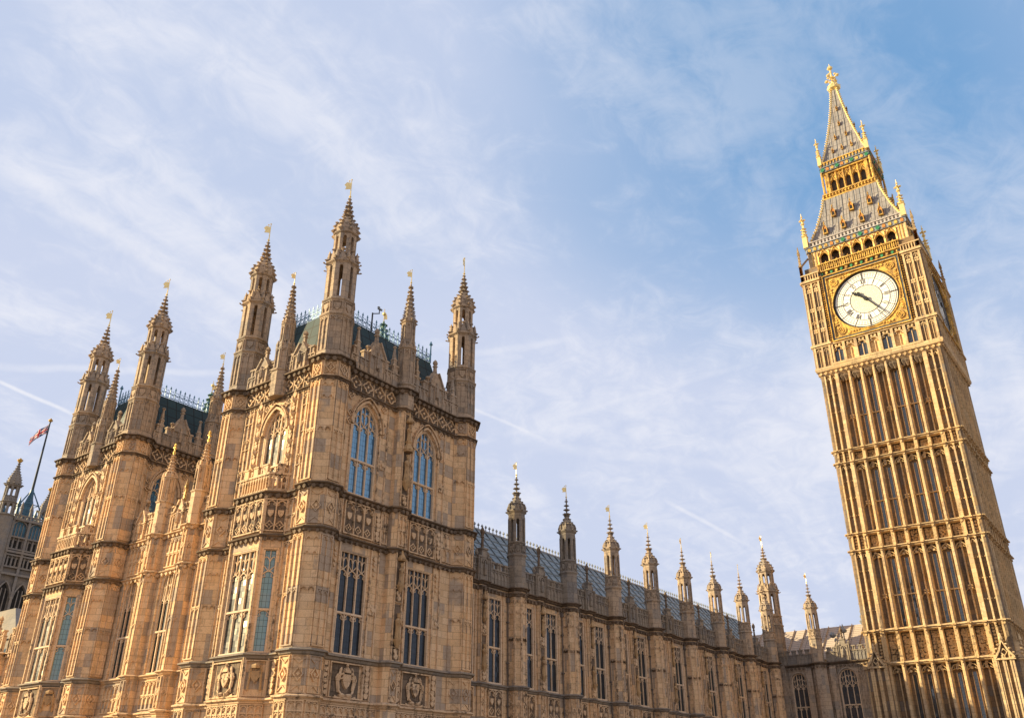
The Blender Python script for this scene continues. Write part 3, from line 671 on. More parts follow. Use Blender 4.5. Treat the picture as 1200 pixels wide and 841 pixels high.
# ================================================================== CORNER PAVILION
TA = .97
def make_pavilion(label):
    th = thing('corner_pavilion', label, 'building', None, (34, 38, -4.2))
    NEc, SEc, NWc = (28.45, 33.95), (28.45, 41.75), (39.5, 33.95)
    YN, XE = 33.55, 28.05
    bay = [(28.05, 39.75), (27.2, 39.0), (27.2, 36.6), (28.05, 35.85)]
    pier = [(33.2, 33.55), (33.2, 33.25), (33.42, 33.02), (34.08, 33.02), (34.3, 33.25), (34.3, 33.55)]
    se = octpts(*SEc, TA, 0, 5); ne = octpts(*NEc, TA, 2, 7); nw = octpts(*NWc, TA, 4, 9)
    tail = [(39.9, 42.15)]
    full = se+bay+ne+pier+nw+tail; upper = se+ne+pier+nw+tail
    # ---- wall carcass
    m = MB(); m.frame()
    zs_ = [-4.2, 21.6]
    for p in (se, ne, pier, nw): extrude(m, p, *zs_)
    extrude(m, nw[-1:]+tail+se[:1], *zs_)
    LW = [(30.95, .98), (35.92, .98)]
    m.frame(0, YN, 1, 0)
    for a, b, (uc, hw) in ((29.4, 33.2, LW[0]), (34.3, 38.55, LW[1])):
        wall(m, a, b, -4.2, 4.0, [(uc, hw, -2.6, 1.8, 1.1)])
        wall(m, a, b, 4.0, 12.0, [(uc, hw, 6.2, 11.35, 0)])
        wall(m, a, b, 12.0, 21.6, [(uc, hw, 14.4, 18.35, 1.45)])
    m.frame(XE, 0, 0, -1)
    for a, b in ((-40.85, -39.75), (-35.85, -34.85)): wall(m, a, b, -4.2, 14.2, [])
    wall(m, -40.85, -34.85, 14.2, 21.6, [(-37.7, .9, 15.6, 18.2, 1.3)])
    for k in range(3):
        L = m.seg(bay[k], bay[k+1])
        wall(m, 0, L, -4.2, 4.0, [(L/2, 1.02 if k == 1 else .36, -2.6, 2.2, .5)], .28)
        wall(m, 0, L, 4.0, 12.0, [(L/2, 1.02 if k == 1 else .36, 6.2, 11.3, 0)], .28)
        wall(m, 0, L, 12.0, 14.3, [])
    m.frame(); m.poly([(x, -y, 14.3) for x, y in bay]); m.poly([(x, -y, 21.6) for x, y in ((28.1, 33.6), (39.9, 33.6), (39.9, 42.1), (28.1, 42.1))])
    part('wall', m, ST, th)
    # ---- mouldings, each level its own part
    for z, pr, pth, bs in ((2.95, .12, full, 0), (4.05, .22, full, 0), (6.08, .26, full, 0), (11.95, .24, full, .10), (14.25, .28, full, .12), (20.3, .18, upper, .07), (21.5, .34, upper, .13)):
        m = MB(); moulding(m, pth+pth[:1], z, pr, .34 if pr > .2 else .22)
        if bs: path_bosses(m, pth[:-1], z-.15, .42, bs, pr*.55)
        part('string_course', m, [ORN if z < 10 else SOOT_SHADE][0] if z != 6.08 else GREY, th)

    # ---- carved bands and turret faces
    m = MB()
    def tfaces(path, n0):
        for k in range(len(path)-1):
            L = m.seg(path[k], path[k+1])
            if L < .5: continue
            face_panel(m, L, 4.25, 5.88, 'diamond'); face_panel(m, L, 12.2, 14.0, 'diamond'); face_panel(m, L, 20.42, 21.3, 'diamond')
            face_panel(m, L, 3.0, 3.95, 'lancets')
            east = (k+n0) % 2 == 1   # axis-facing faces carry panels, diagonal ones are plain
            face_panel(m, L, 6.3, 11.7, 'lancets' if east else 'shaft')
            face_panel(m, L, 14.5, 20.15, 'lancets' if east else 'shaft')
            face_panel(m, L, -3, 2.8, 'lancets' if east else 'shaft')
    tfaces(se, 0); tfaces(ne, 0); tfaces(nw, 0)
    part('turret_panelling', m, ST, th)
    m = MB()
    # north wall bands
    m.frame(0, YN, 1, 0)
    for a, b, (uc, hw) in ((29.4, 33.2, LW[0]), (34.3, 38.55, LW[1])):
        m.frame(uc-hw-.1, YN, 1, 0); face_panel(m, 2*hw+.2, 12.2, 14.0, 'shields')
        m.band([(0, 4.25), (2*hw+.2, 4.25), (2*hw+.2, 5.85), (0, 5.85)], .08, 0, .14, True)
        m.frame(a+.05, YN, 1, 0); face_panel(m, uc-hw-.2-a, 4.25, 5.85, 'leaf'); face_panel(m, uc-hw-.25-a, 12.2, 14.0, 'lancets')
        m.frame(uc+hw+.16, YN, 1, 0); w2 = b-(uc+hw+.16)-.05
        for q in (4.25, 12.2): face_panel(m, .55, q, q+1.6, 'leaf')
        m.frame(uc+hw+.75, YN, 1, 0); face_panel(m, max(.3, b-(uc+hw+.75)-.05), 12.2, 14.0, 'lancets')
        m.frame(a, YN, 1, 0); face_panel(m, b-a, 20.45, 21.28, 'quats'); face_panel(m, b-a, 3.05, 3.92, 'lancets')
        m.frame(0, YN, 1, 0)
        # spandrel tracery beside the arched windows
        for g in (-1, 1):
            for q in range(4):
                z = 19.9-.48*q; u = uc+g*(.62+.16*q+(.3 if q > 1 else 0)) if q < 2 else uc+g*(hw+.32)
                quat(m, u if q else uc+g*.45, z, .19, 0, .09, .06)
            quat(m, uc+g*(hw+.32), 19.95, .2, 0, .09, .06)
            # rosettes on the blank piers
            for z in (8.65, 16.6):
                u = uc+g*(hw+.42)
                if a+.2 < u < b-.2:
                    for j in range(6): an = j*pi/3; boss(m, u+.17*cos(an), .03, z+.2*sin(an), .11)
                    boss(m, u, .10, z, .12)
            m.box(uc+g*(hw+.16)-.05, uc+g*(hw+.16)+.05, 0, .09, 6.3, 11.75, 'kbt'); m.box(uc+g*(hw+.72)-.04, uc+g*(hw+.72)+.04, 0, .07, 6.3, 20.1, 'kbt')
            m.box(uc+g*(hw+.14)-.05, uc+g*(hw+.14)+.05, 0, .09, 14.5, 18.3, 'kbt')
            for j in range(4): boss(m, uc+g*(hw+.42), .04, 11.3-j*.28, .12-.015*j)
        m.band(arch(uc, hw+.10, 18.35, 1.62, 7), .13, 0, .16); m.band(arch(uc, hw+.26, 18.35, 1.85, 7), .07, 0, .22)
    # pier faces
    for k in range(len(pier)-1):
        L = m.seg(pier[k], pier[k+1])
        if L > .5:
            for z0, z1 in ((4.25, 5.85), (20.42, 21.3)): face_panel(m, L, z0, z1, 'diamond')
            face_panel(m, L, 12.2, 14.0, 'lancets'); face_panel(m, L, 9.2, 9.9, 'leaf'); face_panel(m, L, 6.25, 6.9, 'leaf'); face_panel(m, L, 14.45, 15.1, 'leaf')
            for x in (.04, L-.04): m.box(x-.04, x+.04, 0, .07, 6.2, 20.1, 'kbt')
            m.cur = 1  # niche shade painted as dark sheets behind the statues
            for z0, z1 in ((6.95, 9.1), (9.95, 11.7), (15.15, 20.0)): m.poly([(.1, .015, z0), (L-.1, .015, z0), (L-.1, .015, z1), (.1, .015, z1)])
            m.cur = 0
    # east wall: bay
    for k in range(3):
        L = m.seg(bay[k], bay[k+1])
        face_panel(m, L, 12.2, 13.95, 'shields'); face_panel(m, L, 3.05, 3.92, 'lancets')
        m.band([(.08, 4.25), (L-.08, 4.25), (L-.08, 5.85), (.08, 5.85)], .08, 0, .12, True)
        m.box(-.03, .06, -.02, .10, 4.2, 14.1); m.box(L-.06, L+.03, -.02, .10, 4.2, 14.1)
        # balcony front
        m.box(0, L, -.16, 0, 14.4, 14.55)
        n = max(2, int(L/.2))
        for j in range(n+1): m.box(j*L/n-.03, j*L/n+.03, -.13, .02, 14.5, 15.35)
        for j in range(n): m.band(arch((j+.5)*L/n, L/n/2-.03, 15.1, .14, 2), .04, -.1, .02)
        m.box(-.02, L+.02, -.18, .05, 15.3, 15.42)
        n = max(1, int(L/.75))
        for j in range(n): c = (j+.5)*L/n; m.box(c-.19, c+.19, -.14, .02, 15.42, 15.85); m.box(c-.22, c+.22, -.17, .05, 15.85, 15.93)
    m.frame(XE, 0, 0, -1)
    m.frame(XE, 40.8, 0, -1); face_panel(m, 5.95, 20.45, 21.28, 'quats')
    for a, b in ((40.8, 39.8), (35.8, 34.9)):
        m.frame(XE, a, 0, -1); L = a-b; face_panel(m, L, 6.3, 11.7, 'lancets'); face_panel(m, L, 12.2, 14.0, 'lancets'); face_panel(m, L, 4.25, 5.85, 'leaf')
    m.frame(XE, 0, 0, -1)
    m.band(arch(-37.7, 1.02, 18.2, 1.48, 7), .14, 0, .18); m.band(arch(-37.7, 1.18, 18.2, 1.72, 7), .07, 0, .24)
    for g in (-1, 1):
        u = -37.7+g*1.48
        for x in (u-.26, u+.26): m.box(x-.05, x+.05, 0, .13, 14.5, 20.1, 'kbt')
        z = 14.9
        while z < 19.9:
            m.lathe(u, .06, [(.06, z-.3), (.2, z-.1), (.22, z), (.12, z+.05)], 6); shield(m, u, z+.26, .24, .02, .16); boss(m, u, .12, z+.5, .1); z += .82
        for x in (-37.7+g*2.15, -37.7+g*2.5, -37.7+g*2.85): m.box(x-.035, x+.035, 0, .08, 14.5, 20.1, 'kbt')
        for z in (16.4, 18.3, 19.9): panels(m, *sorted((-37.7+g*2.15, -37.7+g*2.85)), z-.6, z, 2, .04, 0, .07)
        quat(m, -37.7+g*.62, 19.72, .2, 0, .09); quat(m, -37.7+g*.98, 19.85, .17, 0, .09)
    part('carved_panelling', m, [ORN, SOOT_SHADE], th)
    # royal arms
    for uc, hw in LW:
        m = MB(); arms(m, 0, 5.05, .78, 0); part('coat_of_arms', m, [ORN, SOOT_SHADE], th, (uc, YN, 0))
    m = MB(); arms(m, 0, 5.05, .76, 0); part('coat_of_arms', m, [ORN, SOOT_SHADE], th, (27.2, 37.8, 0), RZE)
    for k in (0, 2):
        m = MB(); shield(m, 0, 5.15, .4, 0, .12); m.lathe(0, .08, [(.2, 5.5), (.22, 5.62), (.1, 5.75)], 6); m.tube((-.3, .08, 4.5), (-.24, .1, 5.5), .06); m.tube((.3, .08, 4.5), (.24, .1, 5.5), .06)
        p, q = bay[k], bay[k+1]; part('shield_panel', m, STAT, th, ((p[0]+q[0])/2, (p[1]+q[1])/2, 0), atan2(q[1]-p[1], q[0]-p[0]))
    # windows
    wl = window_meshes('tall_window', 3, .98, 6.2, 11.35, 0, [8.25], 10.4)
    wu = window_meshes('arched_window', 3, .98, 14.4, 18.35, 1.45, [16.4], 18.45, gmat=GLASSB)
    wg = window_meshes('ground_window', 3, .98, -2.6, 1.8, 1.1, [-.4], 1.9)
    for uc, hw in LW:
        put_window(wl, th, uc, YN, 0); put_window(wu, th, uc, YN, 0, label='pointed arched window with leaded panes tinted blue as reflected sky'); put_window(wg, th, uc, YN, 0)
    bf = window_meshes('bay_window', 3, 1.02, 6.2, 11.3, 0, [8.3], 10.2, gmat=glass('sunlit_leaded_glass', (.05, .055, .06), rough=.20, blind=.8, spec=1.5, amp=.45, gcol=(1, .92, .74, 1)))  # warm gloss tint puts sun glow into the east pane colour
    bc = window_meshes('bay_side_window', 1, .36, 6.2, 11.3, 0, [8.3], 10.2, gmat=glass('pale_leaded_glass', (.14, .26, .28), blind=.2, spec=2.5))
    bg_ = window_meshes('bay_ground_window', 3, 1.02, -2.6, 2.2, .5, [0.], 2.2)
    ue = window_meshes('east_arched_window', 3, .9, 15.6, 18.2, 1.3, [16.2], 18.3, gmat=bpy.data.materials['sunlit_leaded_glass'])
    for k in range(3):
        p, q = bay[k], bay[k+1]; put_window(bf if k == 1 else bc, th, (p[0]+q[0])/2, (p[1]+q[1])/2, atan2(q[1]-p[1], q[0]-p[0]))
    put_window(bg_, th, 27.2, 37.8, RZE)
    put_window(ue, th, XE, 37.7, RZE)
    # statues on the middle buttress
    for z, h in ((7.3, 1.25), (10.1, 1.1), (15.9, 1.5), (18.3, 1.0)):
        m = MB(); statue(m, 0, .16, z, h, z > 10); part('statue', m, STAT, th, (33.75, 33.02, 0))
    # turrets
    for c in (NEc, SEc, NWc):
        o = part('turret', BIGT, None, th, (c[0], c[1], 0), R.uniform(-.01, .01)); part('vane', BIGV, None, o, (0, 0, 0), R.uniform(2.2, 3.6))
    o = part('turret', MIDT, None, th, (33.75, 33.45, 0)); part('vane', MIDV, None, o, (0, 0, 0), 2.6)
    o = part('pinnacle', EASTP, None, th, (28.0, 37.75, 0)); part('vane', EASTV, None, o, (0, 0, 0), 2.9)
    # parapets
    m = MB(); m.frame(0, YN, 1, 0)
    for a, b in ((29.3, 33.2), (34.3, 38.6)):
        parapet(m, a, b, 21.6, .85, .24, .5, .34, .5, .12); gablet(m, (a+b)/2, .62, 21.6, 2.3, .16, .3, 1.0)
        for u in (a+.45, b-.45):
            m.lathe(u, .05, [(.13, 21.6), (.12, 23.3), (.16, 23.35), (.10, 23.45), (.04, 24.2)], 4, ph=pi/4); m.ball(u, .05, 24.25, .11)
    part('parapet', m, TUR, th)
    m = MB(); m.frame(XE, 0, 0, -1)
    for a, b in ((-40.8, -38.15), (-37.3, -34.9)):
        parapet(m, a, b, 21.6, .75, .24, .45, .3, .45, .12); gablet(m, (a+b)/2, .55, 21.6, 1.7, .16, .3, .9)
    part('parapet', m, TUR, th)
    m = MB(); m.frame(39.9, 0, 0, 1); parapet(m, 34.8, 42.1, 21.6, .85, .24, .5, .34, .5, 0)
    m.frame(0, 42.15, -1, 0); parapet(m, -39.9, -29.3, 21.6, .85, .24, .5, .34, .5, 0)
    part('parapet', m, TUR, th)
    # roof
    m = MB(); frustum_roof(m, (29.0, 34.6, 39.2, 41.4), (29.8, 36.0, 38.6, 40.2), 21.7, 26.3)
    ro = part('roof', m, ROOFD, th)
    m = MB()
    for p, q in (((29.8, 36), (38.6, 36)), ((38.6, 36), (38.6, 40.2)), ((38.6, 40.2), (29.8, 40.2)), ((29.8, 40.2), (29.8, 36))): cresting(m, p, q, 26.3, 1.0, .40)
    for x, y in ((29.8, 36), (38.6, 36), (29.8, 40.2), (38.6, 40.2)): m.lathe(x, -y, [(.05, 26.3), (.04, 27.6), (.11, 27.7), (.02, 27.95)], 5)
    m.seg((39.0, 34.9), (39.0, 41)); 
    for k in range(12): m.box(k*.5-.02, k*.5+.02, -.02, .02, 23.2, 24.3)
    m.box(0, 6, -.02, .02, 23.9, 23.95)
    part('cresting', m, CREST, ro)
    m = MB(); turret(m, 0, 0, [('spire', [(.5, 26.3), (.40, 27.2), (.22, 28.4), (.06, 29.3)], .42, .13), ('knot', 27.9, .30, .2), ('knot', 28.5, .2, .16), ('knot', 29.0, .12, .14)])
    o = part('copper_spirelet', m, VERD, ro, (36.3, 38.4, 0)); 
    m = MB(); m.lathe(0, 0, [(.035, 29.1), (.02, 30.3)], 5); m.ball(0, 0, 29.9, .14); m.prism([(0, 29.5), (.3, 29.6), (.26, 29.9), (0, 30.1)], -.012, .012, True)
    part('gilded_vane', m, GILT, ro, (36.3, 38.4, 0))
    return th
pav = make_pavilion('tall stone corner pavilion with two blue arched windows on its north side')
far = copy_tree(pav); far.location = Vector(pav.location)+Vector((0, 19.45, 0))
far['label'] = 'farther river front pavilion left of the nearest one, only its east side sunlit'
for o in (pav, far): o['group'] = 'corner pavilions of the river front'

# ================================================================== NORTH RANGE
NY = 34.75
TX = [46.35+6.285*k for k in range(8)]
TY, TW = 34.45, .56
def tur_out(x): return [(x-TW, NY)]+octpts(x, TY, TW, 3, 8)+[(x+TW, NY)]
def range_path(x0, x1, y, txs, a=.88, cy=34.6):
    p = [(x0, y)]
    for x in txs:
        p += [(x-a, y)]+octpts(x, cy, a, 4, 7)+[(x+a, y)]
    return p+[(x1, y)]
nr = thing('north_range', 'long lower stone range of tall windows between corner pavilion and clock tower', 'building', None, (66, 38, -4.2))
m = MB()
for x in TX: extrude(m, tur_out(x), -4.2, 12.1)
m.frame(0, NY, 1, 0)
mids = []
edges = [39.9]+[v for x in TX for v in (x-TW, x+TW)]+[92.3]
segs = list(zip(edges[::2], edges[1::2]))
wins = []
for a, b in segs:
    mid = (a+b)/2-.18 if a > 40 else 43.0
    if b-a < 2: wall(m, a, b, -4.2, 12.1, []); continue
    mids.append(mid); off = 1.42
    wins += [mid-off, mid+off]
    for z0, z1, zb, zs, rise in ((-4.2, 4, -2.6, 2.0, .7), (4, 12.1, 6.15, 11.3, 0)):
        wall(m, a, b, z0, z1, [(mid-off, .70, zb, zs, rise), (mid+off, .70, zb, zs, rise)], .17)
m.frame()
for x in mids: extrude(m, [(x-.36, NY), (x-.36, 34.66), (x-.26, 34.54), (x+.26, 34.54), (x+.36, 34.66), (x+.36, NY)], -4.2, 12.1)
m.frame(); m.poly([(39.9, -NY, 12.1), (92.3, -NY, 12.1), (92.3, -36.6, 12.1), (39.9, -36.6, 12.1)])
part('wall', m, ST, nr)
allp = [(39.9, NY)]
ev = sorted([('t', x) for x in TX]+[('m', x) for x in mids], key=lambda e: e[1])
for k, x in ev:
    allp += tur_out(x) if k == 't' else [(x-.36, NY), (x-.36, 34.66), (x-.26, 34.54), (x+.26, 34.54), (x+.36, 34.66), (x+.36, NY)]
allp += [(92.3, NY)]
for z, pr, mt, bs in ((2.95, .10, ORN, 0), (4.05, .2, GREY, 0), (6.02, .24, GREY, 0), (11.75, .16, SOOT_SHADE, .10), (12.1, .30, SOOT_SHADE, 0)):
    m = MB(); moulding(m, allp, z, pr, .3)
    if bs: path_bosses(m, allp, z-.08, .42, bs, .12)
    part('string_course', m, mt, nr)
m = MB()
for x in TX:
    o = octpts(x, TY, TW, 3, 8)
    for k in range(5):
        L = m.seg(o[k], o[k+1]); face_panel(m, L, 4.25, 5.85, 'diamond'); face_panel(m, L, 6.3, 11.6, 'shaft'); face_panel(m, L, -3, 2.8, 'shaft')
for x in mids:
    m.frame(x-.26, 34.54, 1, 0); face_panel(m, .52, 4.25, 5.85, 'diamond'); face_panel(m, .52, 8.9, 9.5, 'leaf'); face_panel(m, .52, 6.2, 6.8, 'leaf')
    for q in (.0, .52): m.box(q-.03, q+.03, 0, .06, 6.1, 11.6, 'kbt')
    m.cur = 1  # dark sheets paint the shade of the statue niches
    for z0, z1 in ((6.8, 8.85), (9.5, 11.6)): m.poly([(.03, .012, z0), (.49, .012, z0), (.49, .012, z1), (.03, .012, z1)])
    m.cur = 0
for x in wins:
    m.frame(x-.72, NY, 1, 0); face_panel(m, 1.44, 4.25, 5.85, 'shields'); face_panel(m, 1.44, 3.0, 3.92, 'lancets')
    for q in (-.09, 1.53): m.box(q-.045, q+.045, 0, .08, 6.1, 11.6, 'kbt')
part('carved_panelling', m, [ORN, SOOT_SHADE], nr)
wn = window_meshes('range_window', 2, .70, 6.15, 11.3, 0, [8.3], 10.35, D0=-.15, D1=-.03)
wng = window_meshes('range_ground_window', 2, .70, -2.6, 2.0, .7, [-.3], 2.0)
for x in wins: put_window(wn, nr, x, NY, 0); put_window(wng, nr, x, NY, 0)
STM = []
for z, h, ni in ((7.1, 1.15, False), (9.9, .95, True)):
    m = MB(); statue(m, 0, .10, z, h, ni); STM.append(m.mesh('statue', STAT))
for x in mids:
    for s in STM: part('statue', s, None, nr, (x, 34.54, 0))
dp = MB(); dp.tube((0, .1, -4.2), (0, .1, 11.5), .04, n=6); dp.box(-.11, .11, .0, .18, 11.25, 11.55)
for z in (-1.0, 2.0, 5.0, 7.5, 10.0): dp.box(-.09, .09, 0, .17, z-.04, z+.04)
dp = dp.mesh('downpipe', simple('lead_grey', (.13, .11, .10), .7, 0, .2, 2))
for x in TX: part('downpipe', dp, None, nr, (x-TW-.14, NY, 0))
SMALLT2 = small_turret_mesh(TUR)
for i, x in enumerate(TX):
    o = part('turret', SMALLT if i < 2 else SMALLT2, None, nr, (x, TY, 0), R.uniform(-.012, .012)); part('vane', SMALLV, None, o, (0, 0, 0), R.uniform(2., 3.8))  # first two use darker grey stone to paint the pavilion's shadow on them
for a, b in segs:
    m = MB(); m.frame(0, NY-.05, 1, 0)
    a -= .12; b += .12
    if b-a < 2.6: parapet(m, a, b, 12.1, 1.0, .22, .42, .3, .42, .05)
    else:
        mid = (a+b)/2-.18 if a > 40 else 43.0
        parapet(m, a, mid-.55, 12.1, 1.0, .22, .42, .3, .42, .05); parapet(m, mid+.55, b, 12.1, 1.0, .22, .42, .3, .42, .05)
        stepped(m, mid, .62, 12.1, 2.1, .12, .3, 1.5)
    part('parapet', m, [GREY, SOOT_SHADE], nr)
m = MB()
# main slope with standing ribs
y0, z0, y1, z1 = 35.9, 12.5, 40.6, 18.0
sl = math.hypot(y1-y0, z1-z0)
m.quaduv([(39.9, -y0, z0), (97, -y0, z0), (97, -y1, z1), (39.9, -y1, z1)], [(0, 0), (57.1, 0), (57.1, sl), (0, sl)])
m.quaduv([(97, -45.3, z0), (39.9, -45.3, z0), (39.9, -y1, z1), (97, -y1, z1)], [(57.1, 0), (0, 0), (0, sl), (57.1, sl)])
m.poly([(39.9, -y0, z0), (39.9, -y1, z1), (39.9, -45.3, z0)])
x = 41.0
while x < 96:
    for k in range(1):
        i = len(m.v); ny, nz = -(z1-z0)/sl*.07, (y1-y0)/sl*.07
        m.loft([[(x-.035, -y0, z0), (x-.035, -(y0+ny), z0+nz), (x+.035, -(y0+ny), z0+nz), (x+.035, -y0, z0)], [(x-.035, -y1, z1), (x-.035, -(y1+ny), z1+nz), (x+.035, -(y1+ny), z1+nz), (x+.035, -y1, z1)]])
    x += 1.05
for k in range(1, 7):
    f = k/7; yy, zz_ = y0+(y1-y0)*f, z0+(z1-z0)*f; m.box(39.9, 97, -yy-.01, -yy+.06, zz_-.03, zz_+.03)
ro = part('roof', m, ROOFN, nr)
m = MB(); m.box(39.9, 97, -40.66, -40.54, 17.95, 18.1)
x = 40.3
while x < 97:
    m.lathe(x, -40.6, [(.03, 18.05), (.025, 18.3), (.075, 18.38), (.01, 18.55)], 4); x += .45
part('ridge_cresting', m, GREYP, ro)

# ================================================================== RETURN WING (joins the range to the clock tower)
rw = thing('return_wing', 'shaded stone wing with sunlit roof tucked against the clock tower', 'building', None, (96, 30, -4.2))
XR = 92.3
m = MB(); m.frame(XR, 0, 0, -1)
RW = [(-32.65, .80), (-27.7, .90)]
wall(m, -34.75, -30.95, -4.2, 12.0, [(-32.65, .80, 6.1, 10.4, .6)], .55)
wall(m, -29.65, -24.9, -4.2, 12.0, [(-27.7, .90, 6.1, 10.4, .6)], .55)
tp = [(XR, 31.18)]+octpts(XR+.05, 30.3, .88, 3, 5)[0:3]+[(XR, 29.42)]
tp = [(XR, 31.0), (XR-.36, 31.0), (XR-.83, 30.55), (XR-.83, 30.05), (XR-.36, 29.6), (XR, 29.6)]
m.frame(); extrude(m, tp, -4.2, 12.1)
ex = [(XR, 34.7), (XR-.5, 34.7), (XR-.5, 33.9), (XR, 33.9)]
extrude(m, ex, -4.2, 12)
for u in (31.45, 29.0): extrude(m, [(XR, u+.3), (XR-.35, u+.3), (XR-.35, u-.3), (XR, u-.3)], -4.2, 11.6)
m.frame(); m.poly([(XR, -34.7, 12.1), (XR, -24.9, 12.1), (94.5, -24.9, 12.1), (94.5, -34.7, 12.1)])
part('wall', m, TUR, rw)
m = MB(); m.frame(XR, 0, 0, -1)
for uc, hw in RW:
    for g in (-1, 1):
        for q in (.14, .42, .70): m.box(uc+g*(hw+q)-.04, uc+g*(hw+q)+.04, 0, .10, 4.2, 11.6, 'kbt')
        for z in (8.4, 10.6, 11.5): panels(m, *sorted((uc+g*(hw+.14), uc+g*(hw+.70))), z-.5, z, 2, .04, 0, .08)
    m.band(arch(uc, hw+.1, 10.4, .78, 5), .12, 0, .18)
part('carved_panelling', m, TUR, rw)
for uc, hw in RW:
    me = window_meshes('return_window', 3, hw, 6.1, 10.4, .6, [8.0], 9.9, gmat=GLASST); put_window(me, rw, XR, -uc, RZE)
wp = [(XR, 34.7), (XR, 31.0)]+tp[1:5]+[(XR, 29.6), (XR, 24.9)]
for z, pr, bs in ((6.0, .22, 0), (11.95, .3, .12)):
    m = MB(); moulding(m, wp, z, pr, .3)
    if bs: path_bosses(m, wp, z-.3, .4, bs, .16)
    part('string_course', m, SOOT_SHADE if bs else GREY, rw)
m = MB(); m.frame(XR, 0, 0, -1)
parapet(m, -34.6, -31.1, 12.1, .9, .22, .4, .3, .4, .05); parapet(m, -29.5, -28.3, 12.1, .9, .22, .4, .3, .4, .05); parapet(m, -27.1, -25.0, 12.1, .9, .22, .4, .3, .4, .05)
stepped(m, -27.7, .6, 12.1, 2.0, .12, .3, 1.2)
part('parapet', m, [GREY, SOOT_SHADE], rw)
o = part('turret', SMALLT2, None, rw, (XR-.3, 30.3, 0)); part('vane', SMALLV, None, o, (0, 0, 0), 2.8)
bt = big_turret_mesh(.98, 13.6)
m = MB(); m.lathe(0, 0, [(1.05, -4.2), (1.05, 13.65)], 8)
o = part('turret', bt, None, rw, (93.6, 35.2, 0), label='tallest pinnacled turret of the wing, two open stages high'); part('turret_shaft', m, GREY, o); part('vane', vane_mesh(24.95, 1.3), None, o, (0, 0, 0), 2.9)
m = MB(); rl = math.hypot(4.5, 3.7)
for a, b in ((24.9, 40.5),):
    m.quaduv([(93.2, -b, 12.5), (93.2, -a, 12.5), (97.7, -a, 16.3), (97.7, -b, 16.3)], [(0, 0), (b-a, 0), (b-a, rl), (0, rl)])
    m.quaduv([(102.2, -a, 12.5), (102.2, -b, 12.5), (97.7, -b, 16.3), (97.7, -a, 16.3)], [(0, 0), (b-a, 0), (b-a, rl), (0, rl)])
    y = a+.6
    while y < b:
        m.loft([[(93.2, -y-.05, 12.5), (93.12, -y, 12.66), (93.2, -y+.05, 12.5)], [(97.7, -y-.05, 16.3), (97.62, -y, 16.46), (97.7, -y+.05, 16.3)]]); y += 1.25
ro = part('roof', m, ROOFP, rw)
m = MB(); m.lathe(97.7, -26.9, [(.12, 16.2), (.28, 16.6), (.10, 16.8), (.16, 17.1), (.05, 17.3), (.10, 17.6), (.03, 17.8), (.02, 18.6)], 6); m.ball(97.7, -26.9, 18.4, .09)
part('finial', m, GREYP, ro)
m = MB(); m.frame(94.2, 28.9, 0, -1); m.lathe(0, 0, [(.10, 12.9), (.08, 14.2), (.16, 14.3), (.05, 14.6)], 6); m.lathe(.9, 0, [(.05, 12.9), (.05, 15.0), (.28, 15.1), (.34, 15.3), (.1, 15.6), (.03, 15.9)], 6); m.ball(-.2, .1, 14.9, .3); m.tube((-.1, .1, 14.9), (.8, 0, 14.6), .05)
part('roof_vent', m, GREYP, ro)

